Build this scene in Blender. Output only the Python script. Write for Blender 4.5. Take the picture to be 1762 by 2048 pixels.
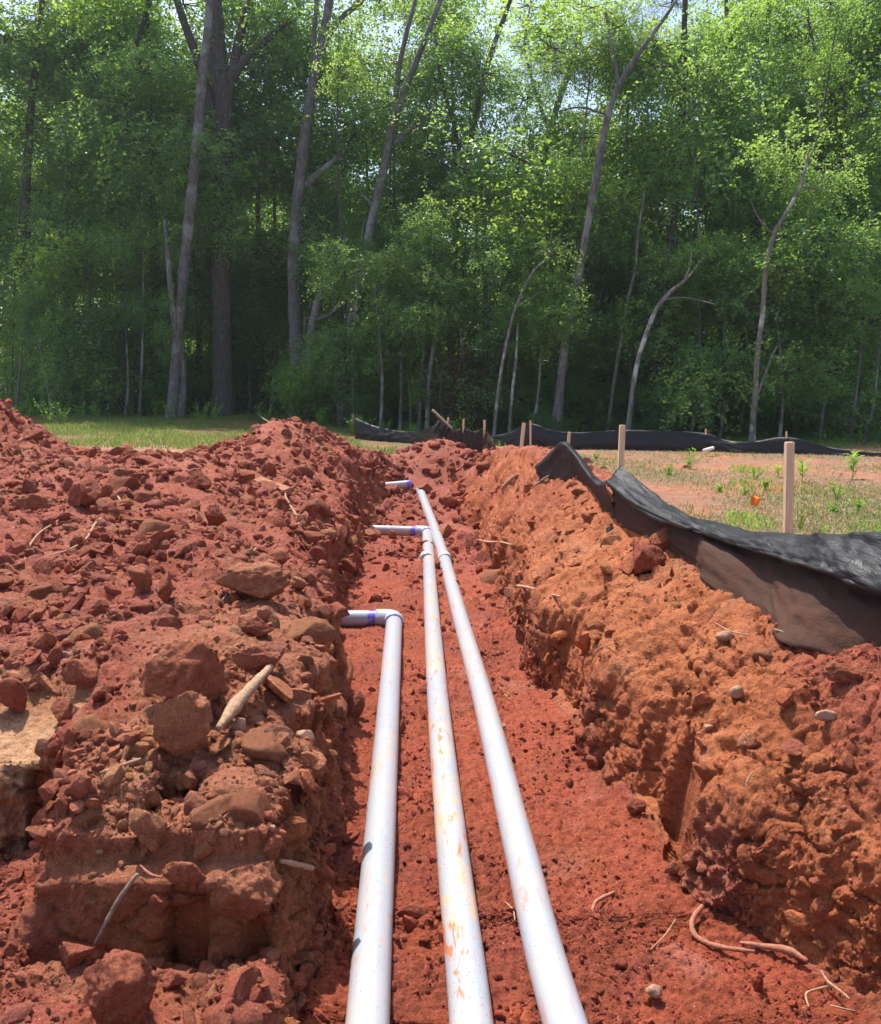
import bpy, math, random
import numpy as np
from mathutils import Vector, Matrix
R = math.radians
rng = np.random.default_rng(7)
random.seed(7)
for o in list(bpy.data.objects):
    bpy.data.objects.remove(o)
scene = bpy.context.scene
col = scene.collection

# ------------------------------------------------------------------ camera
FPX, CX, CY = 1763.0, 881.0, 1024.0          # the photograph is 1762 x 2048
PITCH = math.atan((CY - 785) / FPX)
CAMZ = 1.67
cd = bpy.data.cameras.new('camera')
cam = bpy.data.objects.new('camera', cd)
col.objects.link(cam)
cam.location = (0, 0, CAMZ)
cam.rotation_euler = (R(90) - PITCH, 0, 0)
cd.sensor_fit = 'HORIZONTAL'
cd.sensor_width = 36.0
cd.lens = 36.0 * FPX / 1762.0
cd.clip_start = 0.05
cd.clip_end = 3000
scene.camera = cam

# ------------------------------------------------------------------ light
SUN_AZ, SUN_EL = -30.0, 63.0
world = bpy.data.worlds.new('World')
scene.world = world
world.use_nodes = True
wn = world.node_tree
bg = wn.nodes['Background']
sky = wn.nodes.new('ShaderNodeTexSky')
sky.sky_type = 'NISHITA'
sky.sun_disc = False
sky.sun_elevation = R(SUN_EL)
sky.sun_rotation = R(SUN_AZ)
sky.air_density = 1.0
sky.dust_density = 2.0
wn.links.new(sky.outputs[0], bg.inputs[0])
bg.inputs[1].default_value = 0.15
sd = bpy.data.lights.new('sun', 'SUN')
sd.energy = 4.2
sd.angle = R(0.5)
sd.color = (1.0, 0.955, 0.88)
sun = bpy.data.objects.new('sun', sd)
col.objects.link(sun)
az, el = R(SUN_AZ), R(SUN_EL)
to_sun = Vector((math.sin(az) * math.cos(el), math.cos(az) * math.cos(el), math.sin(el)))
sun.rotation_euler = to_sun.to_track_quat('Z', 'Y').to_euler()
scene.view_settings.view_transform = 'Standard'
scene.view_settings.look = 'None'
scene.view_settings.exposure = 0.82
scene.view_settings.gamma = 1.0
scene.view_settings.use_curve_mapping = False
scene.cycles.max_bounces = 10
scene.cycles.diffuse_bounces = 7
scene.cycles.glossy_bounces = 2
scene.cycles.transmission_bounces = 8
scene.cycles.transparent_max_bounces = 4
scene.cycles.caustics_reflective = False
scene.cycles.caustics_refractive = False
scene.cycles.use_adaptive_sampling = True
scene.cycles.adaptive_threshold = 0.02
scene.cycles.use_denoising = True

GLARE_VEIL = 0.0006  # density of the added volume that mimics veiling glare
scene.cycles.volume_bounces = 0
scene.cycles.volume_step_rate = 10

# ------------------------------------------------------------------ helpers
CP, SP = math.cos(PITCH), math.sin(PITCH)
def at(px, py, d):
    """world point at forward distance y = d seen at photograph pixel (px, py)"""
    a = (px - CX) / FPX
    b = -(py - CY) / FPX
    t = d / (CP + SP * b)
    return Vector((a * t, d, CAMZ + t * (-SP + CP * b)))
def atz(px, py, z):
    a = (px - CX) / FPX; b = -(py - CY) / FPX
    t = (z - CAMZ) / (-SP + CP * b)
    return Vector((a * t, t * (CP + SP * b), z))
def project(P):
    P = np.asarray(P, float)
    y, z = P[:, 1], P[:, 2] - CAMZ
    dep = y * CP - z * SP
    up = y * SP + z * CP
    dep = np.where(dep < 0.05, 0.05, dep)
    return CX + FPX * P[:, 0] / dep, CY - FPX * up / dep, dep
def sm(x, a, b):
    t = np.clip((x - a) / (b - a), 0, 1)
    return t * t * (3 - 2 * t)

def tag(o, label=None, cat=None, group=None, kind=None):
    if label: o['label'] = label
    if cat: o['category'] = cat
    if group: o['group'] = group
    if kind: o['kind'] = kind
    return o
def link(name, data, mat=None, parent=None):
    o = bpy.data.objects.new(name, data)
    col.objects.link(o)
    if mat is not None and data is not None and not data.materials:
        data.materials.append(mat)
    if parent is not None:
        o.parent = parent
    return o
def empty(name, loc=(0, 0, 0), rz=0.0):
    o = bpy.data.objects.new(name, None)
    col.objects.link(o)
    o.location = loc
    o.rotation_euler = (0, 0, rz)
    o.empty_display_size = 0.1
    return o
def mesh_np(name, V, F, smooth=True, fattr=None, cattr=None, mats=None, midx=None):
    """V n x 3; F list of arrays (m x k) sharing one vertex set"""
    if isinstance(F, np.ndarray): F = [F]
    me = bpy.data.meshes.new(name)
    V = np.ascontiguousarray(V, dtype=np.float32)
    me.vertices.add(len(V))
    me.vertices.foreach_set('co', V.ravel())
    loops = np.concatenate([f.ravel() for f in F]).astype(np.int32)
    tot = np.concatenate([np.full(len(f), f.shape[1], dtype=np.int32) for f in F])
    start = np.concatenate([[0], np.cumsum(tot)[:-1]]).astype(np.int32)
    me.loops.add(len(loops))
    me.loops.foreach_set('vertex_index', loops)
    me.polygons.add(len(tot))
    me.polygons.foreach_set('loop_start', start)
    me.polygons.foreach_set('use_smooth', np.full(len(tot), smooth, dtype=bool))
    if midx is not None:
        me.polygons.foreach_set('material_index', np.asarray(midx, dtype=np.int32))
    for k, a in (fattr or {}).items():
        at_ = me.attributes.new(k, 'FLOAT', 'POINT')
        at_.data.foreach_set('value', np.asarray(a, dtype=np.float32))
    for k, a in (cattr or {}).items():
        at_ = me.attributes.new(k, 'FLOAT_COLOR', 'POINT')
        a4 = np.ones((len(V), 4), dtype=np.float32); a4[:, :3] = a
        at_.data.foreach_set('color', a4.ravel())
    for m in mats or []: me.materials.append(m)
    me.update()
    me.validate()
    return me

# ---- noise ---------------------------------------------------------------
_p = np.random.default_rng(11).permutation(256).astype(np.int32)
PERM = np.concatenate([_p, _p, _p])
_g = np.random.default_rng(12).normal(size=(256, 3)); _g /= np.linalg.norm(_g, axis=1)[:, None]
GRAD = _g.astype(np.float32)
_RV = np.random.default_rng(13).random((256, 4)).astype(np.float32)
def gnoise(P):
    P = np.asarray(P, dtype=np.float32)
    i = np.floor(P).astype(np.int32); f = P - i
    u = f * f * f * (f * (f * 6 - 15) + 10)
    i &= 255
    out = 0
    for dx in (0, 1):
        wx = u[:, 0] if dx else 1 - u[:, 0]
        hx = PERM[(i[:, 0] + dx) & 255]
        for dy in (0, 1):
            wy = u[:, 1] if dy else 1 - u[:, 1]
            hy = PERM[(hx + i[:, 1] + dy) & 255]
            for dz in (0, 1):
                wz = u[:, 2] if dz else 1 - u[:, 2]
                h = PERM[(hy + i[:, 2] + dz) & 255]
                g = GRAD[h]
                out = out + wx * wy * wz * (g[:, 0] * (f[:, 0] - dx) + g[:, 1] * (f[:, 1] - dy) + g[:, 2] * (f[:, 2] - dz))
    return out * 1.6
def fbm(P, octv=4, gain=0.5, lac=2.03):
    P = np.asarray(P, dtype=np.float32)
    a, s, out = 1.0, 0.0, 0
    for k in range(octv):
        out = out + a * gnoise(P + 17.3 * k)
        s += a; a *= gain; P = P * lac
    return out / s
def lumps(P, rmin=0.35, rmax=0.75, tilt=0.62):
    """union of tilted lumps, one per cell: reads as packed clods"""
    P = np.asarray(P, dtype=np.float32)
    i = np.floor(P).astype(np.int32); f = P - i
    best = np.zeros(len(P), dtype=np.float32)
    for dx in (-1, 0, 1):
        for dy in (-1, 0, 1):
            for dz in (-1, 0, 1):
                h = PERM[(PERM[(PERM[(i[:, 0] + dx) & 255] + i[:, 1] + dy) & 255] + i[:, 2] + dz) & 255]
                r = _RV[h]
                g = GRAD[PERM[h + 5]]
                dX = f[:, 0] - dx - r[:, 0]; dY = f[:, 1] - dy - r[:, 1]; dZ = f[:, 2] - dz - r[:, 2]
                rad = rmin + (rmax - rmin) * r[:, 3]
                d = np.sqrt(dX * dX + dY * dY + dZ * dZ)
                v = rad - .72 * d + tilt * (dX * g[:, 0] + dY * g[:, 1] + dZ * g[:, 2])
                np.maximum(best, v, out=best)
    return best

# ---- materials -----------------------------------------------------------
class NT:
    def __init__(s, name):
        s.m = bpy.data.materials.new(name); s.m.use_nodes = True
        s.t = s.m.node_tree; s.t.nodes.clear()
        s.out = s.t.nodes.new('ShaderNodeOutputMaterial')
    def n(s, typ, **kw):
        nd = s.t.nodes.new(typ)
        for k, v in kw.items():
            if k.startswith('i_'):
                key = k[2:]
                key = int(key) if key.isdigit() else key
                nd.inputs[key].default_value = v
            else: setattr(nd, k, v)
        return nd
    def l(s, a, b): s.t.links.new(a, b)
    def noise(s, vec, scale, detail=4, rough=0.55, dist=0.0):
        nd = s.n('ShaderNodeTexNoise'); nd.inputs['Scale'].default_value = scale
        nd.inputs['Detail'].default_value = detail; nd.inputs['Roughness'].default_value = rough
        nd.inputs['Distortion'].default_value = dist
        if vec is not None: s.l(vec, nd.inputs['Vector'])
        return nd.outputs['Fac']
    def ramp(s, fac, stops, interp='LINEAR'):
        r = s.n('ShaderNodeValToRGB'); cr = r.color_ramp; cr.interpolation = interp
        while len(cr.elements) > 1: cr.elements.remove(cr.elements[-1])
        cr.elements[0].position = stops[0][0]; c = stops[0][1]
        cr.elements[0].color = (*c, 1) if not isinstance(c, (int, float)) else (c, c, c, 1)
        for p, c in stops[1:]:
            e = cr.elements.new(p); e.color = (*c, 1) if not isinstance(c, (int, float)) else (c, c, c, 1)
        s.l(fac, r.inputs[0]); return r.outputs[0]
    def mix(s, fac, a, b, mode='MIX'):
        m = s.n('ShaderNodeMix', data_type='RGBA', blend_type=mode)
        for sock, v in ((m.inputs[0], fac), (m.inputs[6], a), (m.inputs[7], b)):
            if hasattr(v, 'is_output') or hasattr(v, 'links'): s.l(v, sock)
            elif isinstance(v, (int, float)):
                sock.default_value = v if sock.type == 'VALUE' else (v, v, v, 1)
            else: sock.default_value = (*v, 1)
        return m.outputs[2]
    def math(s, op, a, b=0.0, clamp=False):
        m = s.n('ShaderNodeMath', operation=op, use_clamp=clamp)
        for sock, v in ((m.inputs[0], a), (m.inputs[1], b)):
            if isinstance(v, (int, float)): sock.default_value = v
            else: s.l(v, sock)
        return m.outputs[0]
    def bsdf(s, color, rough=0.8, spec=0.3, normal=None, **kw):
        b = s.n('ShaderNodeBsdfPrincipled')
        for k, v in (('Base Color', color), ('Roughness', rough), ('Specular IOR Level', spec)):
            if hasattr(v, 'links'): s.l(v, b.inputs[k])
            elif isinstance(v, (int, float)): b.inputs[k].default_value = v
            else: b.inputs[k].default_value = (*v, 1)
        if normal is not None: s.l(normal, b.inputs['Normal'])
        s.l(b.outputs[0], s.out.inputs[0]); return b
    def bump(s, h, strength, dist, normal=None):
        b = s.n('ShaderNodeBump'); b.inputs['Strength'].default_value = strength
        b.inputs['Distance'].default_value = dist
        s.l(h, b.inputs['Height'])
        if normal is not None: s.l(normal, b.inputs['Normal'])
        return b.outputs[0]

def soil_shader(name, attr=None, base=None, per_object=False):
    k = NT(name)
    geo = k.n('ShaderNodeNewGeometry'); tc = k.n('ShaderNodeTexCoord')
    pos = tc.outputs['Object'] if per_object else geo.outputs['Position']
    if attr:
        a = k.n('ShaderNodeAttribute', attribute_name=attr); c = a.outputs['Color']
    else:
        rgb = k.n('ShaderNodeRGB'); rgb.outputs[0].default_value = (*base, 1); c = rgb.outputs[0]
        if per_object:
            oi = k.n('ShaderNodeObjectInfo')
            c = k.mix(k.math('MULTIPLY', oi.outputs['Random'], 0.55), c, (base[0] * 1.25, base[1] * 1.9, base[2] * 1.5))
    n1 = k.noise(pos, 5.0, 5, 0.6)
    n2 = k.noise(pos, 38.0, 5, 0.65)
    n3 = k.noise(pos, 190.0, 4, 0.7)
    # patches of darker damp clay and paler dried dust
    c = k.mix(k.ramp(n1, [(0.35, 0.0), (0.62, 0.55)]), c, (0.30, 0.078, 0.034))
    c = k.mix(1.0, c, k.ramp(n2, [(0.25, (0.62, 0.60, 0.60)), (0.5, (1, 1, 1)), (0.75, (1.28, 1.33, 1.38))]), 'MULTIPLY')
    c = k.mix(1.0, c, k.ramp(n3, [(0.28, (0.58, 0.55, 0.55)), (0.5, (1, 1, 1)), (0.72, (1.35, 1.42, 1.48))]), 'MULTIPLY')
    # pale mineral grains
    vor = k.n('ShaderNodeTexVoronoi'); vor.inputs['Scale'].default_value = 95.0; k.l(pos, vor.inputs['Vector'])
    grain = k.math('LESS_THAN', vor.outputs['Distance'], 0.20)
    pick = k.n('ShaderNodeSeparateColor'); k.l(vor.outputs['Color'], pick.inputs[0])
    grain = k.math('MULTIPLY', grain, k.math('GREATER_THAN', pick.outputs[0], 0.86))
    c = k.mix(k.math('MULTIPLY', grain, 0.75), c, (0.62, 0.36, 0.25))
    h1 = k.bump(k.noise(pos, 26.0, 8, 0.75), 0.9, 0.03)
    v2 = k.n('ShaderNodeTexVoronoi', feature='F1'); v2.inputs['Scale'].default_value = 70.0; k.l(pos, v2.inputs['Vector'])
    h2 = k.bump(k.math('MULTIPLY', v2.outputs['Distance'], -1.0), 0.5, 0.014, h1)
    h3 = k.bump(n3, 0.8, 0.008, h2)
    rr = k.ramp(n1, [(0.3, 0.62), (0.6, 0.9)])
    k.bsdf(c, rr, 0.25, h3)
    return k.m

def leaf_shader(name, c1, c2, tr1, tr2, rough=0.5):
    k = NT(name)
    geo = k.n('ShaderNodeNewGeometry'); oi = k.n('ShaderNodeObjectInfo')
    rnd = geo.outputs['Random Per Island']
    f = k.math('ADD', k.math('MULTIPLY', rnd, 0.6), k.math('MULTIPLY', oi.outputs['Random'], 0.5), True)
    col1 = k.mix(f, c1, c2); col2 = k.mix(f, tr1, tr2)
    d = k.n('ShaderNodeBsdfPrincipled'); k.l(col1, d.inputs['Base Color'])
    d.inputs['Roughness'].default_value = rough; d.inputs['Specular IOR Level'].default_value = 0.35
    t = k.n('ShaderNodeBsdfTranslucent'); k.l(col2, t.inputs[0])
    ms = k.n('ShaderNodeMixShader'); ms.inputs[0].default_value = 0.5
    k.l(d.outputs[0], ms.inputs[1]); k.l(t.outputs[0], ms.inputs[2]); k.l(ms.outputs[0], k.out.inputs[0])
    return k.m

def bark_shader(name, c1, c2, pale=0.0, scale=1.0):
    k = NT(name)
    geo = k.n('ShaderNodeNewGeometry')
    mp = k.n('ShaderNodeMapping'); mp.inputs['Scale'].default_value = (1, 1, 0.18)
    k.l(geo.outputs['Position'], mp.inputs[0])
    n = k.noise(mp.outputs[0], 22 * scale, 6, 0.7)
    m = k.noise(geo.outputs['Position'], 1.6, 4, 0.6)
    c = k.mix(k.ramp(n, [(0.35, 0.0), (0.65, 1.0)]), c1, c2)
    c = k.mix(k.ramp(m, [(0.52, 0.0), (0.6, pale)]), c, (0.62, 0.60, 0.55))
    c = k.mix(k.ramp(k.noise(geo.outputs['Position'], 3.5, 4, 0.6), [(0.55, 0.0), (0.72, 0.6)]), c, (0.07, 0.09, 0.05))
    k.bsdf(c, 0.9, 0.15, k.bump(n, 0.9, 0.03)); return k.m

def flat_mat(name, c, rough=0.7, spec=0.3, nscale=30, var=0.2, bump=0.0):
    k = NT(name); geo = k.n('ShaderNodeNewGeometry')
    n = k.noise(geo.outputs['Position'], nscale, 5, 0.65)
    lo, hi = 1 - var, 1 + var
    cc = k.mix(1.0, c, k.ramp(n, [(0.3, lo), (0.7, hi)]), 'MULTIPLY')
    k.bsdf(cc, rough, spec, k.bump(n, bump, 0.01) if bump else None); return k.m

M = {}
M['ground'] = soil_shader('soil', attr='soil')
M['crumbs'] = soil_shader('soil_crumbs', attr='soil')
M['clod_red'] = soil_shader('clod_red', base=(0.385, 0.098, 0.056), per_object=True)
M['clod_brown'] = soil_shader('clod_brown', base=(0.45, 0.152, 0.080), per_object=True)
M['leaf_mid'] = leaf_shader('leaf_mid', (0.075, 0.165, 0.065), (0.135, 0.235, 0.100), (0.30, 0.54, 0.08), (0.56, 0.74, 0.12), 0.38)
M['leaf_bright'] = leaf_shader('leaf_bright', (0.085, 0.185, 0.045), (0.13, 0.24, 0.06), (0.38, 0.62, 0.05), (0.66, 0.82, 0.09))
M['leaf_dark'] = leaf_shader('leaf_dark', (0.070, 0.150, 0.070), (0.120, 0.215, 0.100), (0.26, 0.48, 0.08), (0.46, 0.66, 0.12), 0.38)
M['leaf_pine'] = leaf_shader('leaf_pine', (0.045, 0.080, 0.040), (0.060, 0.095, 0.045), (0.04, 0.10, 0.03), (0.07, 0.14, 0.04))
M['leaf_dead'] = leaf_shader('leaf_dead', (0.10, 0.055, 0.035), (0.16, 0.085, 0.05), (0.10, 0.05, 0.02), (0.16, 0.08, 0.03))
M['weed'] = leaf_shader('weed_leaf', (0.12, 0.26, 0.03), (0.20, 0.34, 0.05), (0.25, 0.50, 0.05), (0.40, 0.62, 0.08))
M['grass'] = leaf_shader('grass_blade', (0.075, 0.16, 0.03), (0.17, 0.26, 0.06), (0.14, 0.27, 0.045), (0.34, 0.42, 0.09))
M['straw'] = leaf_shader('dry_straw', (0.42, 0.35, 0.22), (0.60, 0.52, 0.34), (0.22, 0.20, 0.08), (0.30, 0.28, 0.12))
M['bark'] = bark_shader('bark_grey', (0.085, 0.072, 0.066), (0.24, 0.21, 0.20), 0.25)
M['bark_dark'] = bark_shader('bark_dark', (0.045, 0.038, 0.035), (0.14, 0.115, 0.10))
M['bark_pale'] = bark_shader('bark_pale', (0.11, 0.095, 0.08), (0.30, 0.27, 0.24), 0.8)
M['wood'] = flat_mat('root_wood', (0.38, 0.235, 0.145), 0.8, 0.2, 60, 0.35, 0.6)
M['root_red'] = flat_mat('root_clay_coated', (0.36, 0.15, 0.09), 0.85, 0.2, 60, 0.35, 0.6)
M['stick_grey'] = flat_mat('stick_grey', (0.30, 0.22, 0.17), 0.85, 0.2, 90, 0.4, 0.8)
M['stone'] = flat_mat('pale_stone', (0.33, 0.18, 0.115), 0.75, 0.3, 45, 0.25, 0.4)
M['orange'] = flat_mat('flag_orange', (0.95, 0.20, 0.01), 0.5, 0.3, 10, 0.05)
M['white'] = flat_mat('white_scrap', (0.78, 0.76, 0.74), 0.5, 0.3, 20, 0.08)
M['black'] = flat_mat('black_plastic', (0.02, 0.02, 0.022), 0.35, 0.5, 40, 0.3, 0.5)
M['ink'] = flat_mat('printed_ink', (0.10, 0.12, 0.20), 0.6, 0.3, 20, 0.05)
M['yellow'] = flat_mat('tan_rag', (0.55, 0.36, 0.16), 0.8, 0.2, 40, 0.4, 0.6)

def stake_mat():
    k = NT('stake_wood'); geo = k.n('ShaderNodeNewGeometry')
    mp = k.n('ShaderNodeMapping'); mp.inputs['Scale'].default_value = (9, 9, 0.7); k.l(geo.outputs['Position'], mp.inputs[0])
    n = k.noise(mp.outputs[0], 14, 5, 0.65)
    c = k.ramp(n, [(0.3, (0.60, 0.38, 0.22)), (0.7, (0.80, 0.58, 0.38))])
    k.bsdf(c, 0.75, 0.25, k.bump(n, 0.4, 0.004)); return k.m
M['stake'] = stake_mat()

def pvc_mat():
    k = NT('pvc_white'); geo = k.n('ShaderNodeNewGeometry'); P = geo.outputs['Position']
    al = k.n('ShaderNodeAttribute', attribute_name='along')
    dirt = k.n('ShaderNodeAttribute', attribute_name='dirt').outputs['Fac']
    c = (0.375, 0.395, 0.435)
    # cloudy tan film
    m0 = k.noise(P, 3.2, 6, 0.62)
    c = k.mix(k.math('MULTIPLY', k.ramp(m0, [(0.48, 0.0), (0.70, 0.75)]), dirt), c, (0.50, 0.43, 0.36))
    mp = k.n('ShaderNodeMapping'); mp.inputs['Scale'].default_value = (1.5, 0.38, 1.5); mp.inputs['Rotation'].default_value = (0, 0, R(14)); k.l(P, mp.inputs[0])
    m1 = k.noise(mp.outputs[0], 12, 6, 0.7, 1.2)
    sel = k.noise(P, 1.9, 3, 0.5)
    sm_ = k.math('MULTIPLY', k.ramp(m1, [(0.48, 0.0), (0.64, 0.9)]), k.ramp(sel, [(0.44, 0.0), (0.56, 1.0)]))
    c = k.mix(k.math('MULTIPLY', sm_, dirt), c, (0.62, 0.40, 0.24))
    m2 = k.noise(mp.outputs[0], 15, 7, 0.72, 1.0)
    sel2 = k.noise(P, 2.7, 2, 0.5)
    s2 = k.math('MULTIPLY', k.ramp(m2, [(0.545, 0.0), (0.62, 1.0)]), k.ramp(sel2, [(0.46, 0.0), (0.56, 1.0)]))
    c = k.mix(k.math('MULTIPLY', s2, dirt), c, (0.56, 0.19, 0.09))
    # small dark spatter
    v = k.n('ShaderNodeTexVoronoi'); v.inputs['Scale'].default_value = 105; v.inputs['Randomness'].default_value = 1.0; k.l(P, v.inputs['Vector'])
    spk = k.math('LESS_THAN', v.outputs['Distance'], 0.26)
    sc = k.n('ShaderNodeSeparateColor'); k.l(v.outputs['Color'], sc.inputs[0])
    dens = k.math('MULTIPLY', k.ramp(k.noise(P, 2.3, 2, 0.5), [(0.48, 0.0), (0.68, 0.42)]), dirt)
    spk = k.math('MULTIPLY', spk, k.math('LESS_THAN', sc.outputs[1], dens))
    c = k.mix(k.math('MULTIPLY', spk, 0.8), c, (0.16, 0.14, 0.15))
    # purple primer next to a socket: attribute 'along' = metres from the socket
    drip = k.noise(P, 30, 3, 0.6)
    edge = k.math('ADD', -0.012, k.math('MULTIPLY', drip, 0.13))
    prim = k.math('LESS_THAN', al.outputs['Fac'], edge)
    c = k.mix(prim, c, (0.16, 0.13, 0.62))
    k.bsdf(c, 0.32, 0.45, k.bump(m1, 0.05, 0.003)); return k.m
M['pvc'] = pvc_mat()
M['pvc_clean'] = flat_mat('pvc_fitting', (0.45, 0.475, 0.525), 0.3, 0.45, 12, 0.05)
M['primer'] = flat_mat('purple_primer', (0.15, 0.12, 0.42), 0.4, 0.4, 60, 0.4)

def fabric_mat(name, dust, lift=1.0):
    k = NT(name); geo = k.n('ShaderNodeNewGeometry'); P = geo.outputs['Position']
    a = k.n('ShaderNodeAttribute', attribute_name='dust').outputs['Fac']
    w = k.noise(P, 300, 2, 0.5)
    n = k.noise(P, 7, 6, 0.65)
    c = k.mix(k.ramp(w, [(0.3, 0.3), (0.7, 0.7)]), (0.008 * lift, 0.008 * lift, 0.010 * lift), (0.020 * lift, 0.020 * lift, 0.023 * lift))
    f = k.math('MULTIPLY', a, k.ramp(n, [(0.30, 0.55), (0.62, 1.0)]), True)
    c = k.mix(k.math('MULTIPLY', f, dust), c, (0.105, 0.052, 0.036))
    sp_ = k.noise(P, 120, 3, 0.7)
    c = k.mix(k.math('MULTIPLY', a, k.ramp(sp_, [(0.64, 0.0), (0.74, 0.4)])), c, (0.26, 0.16, 0.11))
    rr = k.ramp(n, [(0.3, 0.34), (0.7, 0.52)])
    rr = k.mix(f, rr, 1.0)
    mp = k.n('ShaderNodeMapping'); mp.inputs['Rotation'].default_value = (0, 0, R(-25)); mp.inputs['Scale'].default_value = (1.0, .22, 1.4); k.l(P, mp.inputs[0])
    cr1 = k.ramp(k.noise(mp.outputs[0], 26, 5, 0.62, 0.8), [(0.40, 0.0), (0.52, 1.0), (0.60, 0.1)])
    bn = k.bump(cr1, 0.28, 0.010)
    k.bsdf(c, rr, k.math('SUBTRACT', 0.30, k.math('MULTIPLY', f, 0.26)), k.bump(w, 0.25, 0.002, bn)); return k.m
M['fabric'] = fabric_mat('silt_fabric', 0.85)
M['fabric_far'] = fabric_mat('silt_fabric_far', 0.6, 1.2)

# ------------------------------------------------------------------ terrain
def ip(y, tab):
    a = np.array(tab, float)
    return np.interp(y, a[:, 0], a[:, 1])
T_XL = [(-3, -.26), (0, -.28), (1.6, -.385), (2.16, -.385), (3, -.445), (3.97, -.49), (5.0, -.60), (5.5, -.78), (6.0, -.88), (6.5, -.84), (8.5, -.80), (10, -.80), (11.5, -.78), (12.5, -.74), (13.5, -.4), (20, -.3)]
T_XR = [(-3, 1.4), (0, 1.30), (2.13, 1.17), (2.35, 1.07), (2.93, .84), (3.75, .735), (4.82, .60), (6, .56), (8, .50), (10, .42), (12, .22), (13.5, .05), (20, .05)]
T_ZF = [(-3, 0), (9.4, 0), (10.4, .03), (11.5, .14), (12.3, .24), (12.9, .44), (13.5, .58), (20, .6)]
T_ZR = [(-3, .34), (2.1, .34), (2.93, .38), (3.75, .42), (4.8, .44), (6, .42), (8, .42), (10, .46), (12, .56), (14, .6)]
T_XF = [(-3, 3.2), (1, 2.6), (2, 1.92), (2.4, 1.72), (2.86, 1.50), (3.3, 1.32), (4.1, 1.26), (5.76, 1.22), (7.5, 1.1), (9, .95), (11, .8), (14, .6), (20, .6)]
T_ZC = [(-3, .70), (2, .76), (2.86, .78), (3.4, .74), (4.2, .73), (5.0, .78), (5.76, .84), (7.5, 1.02), (9, 1.02), (10.5, .92), (12, .72), (13.5, .62), (16, .6)]
T_ZL = [(-3, .34), (1.4, .30), (2.0, .32), (2.4, .50), (3, .56), (4, .57), (6, .54), (8, .52), (10, .50), (12, .56), (13.5, .6)]

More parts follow.
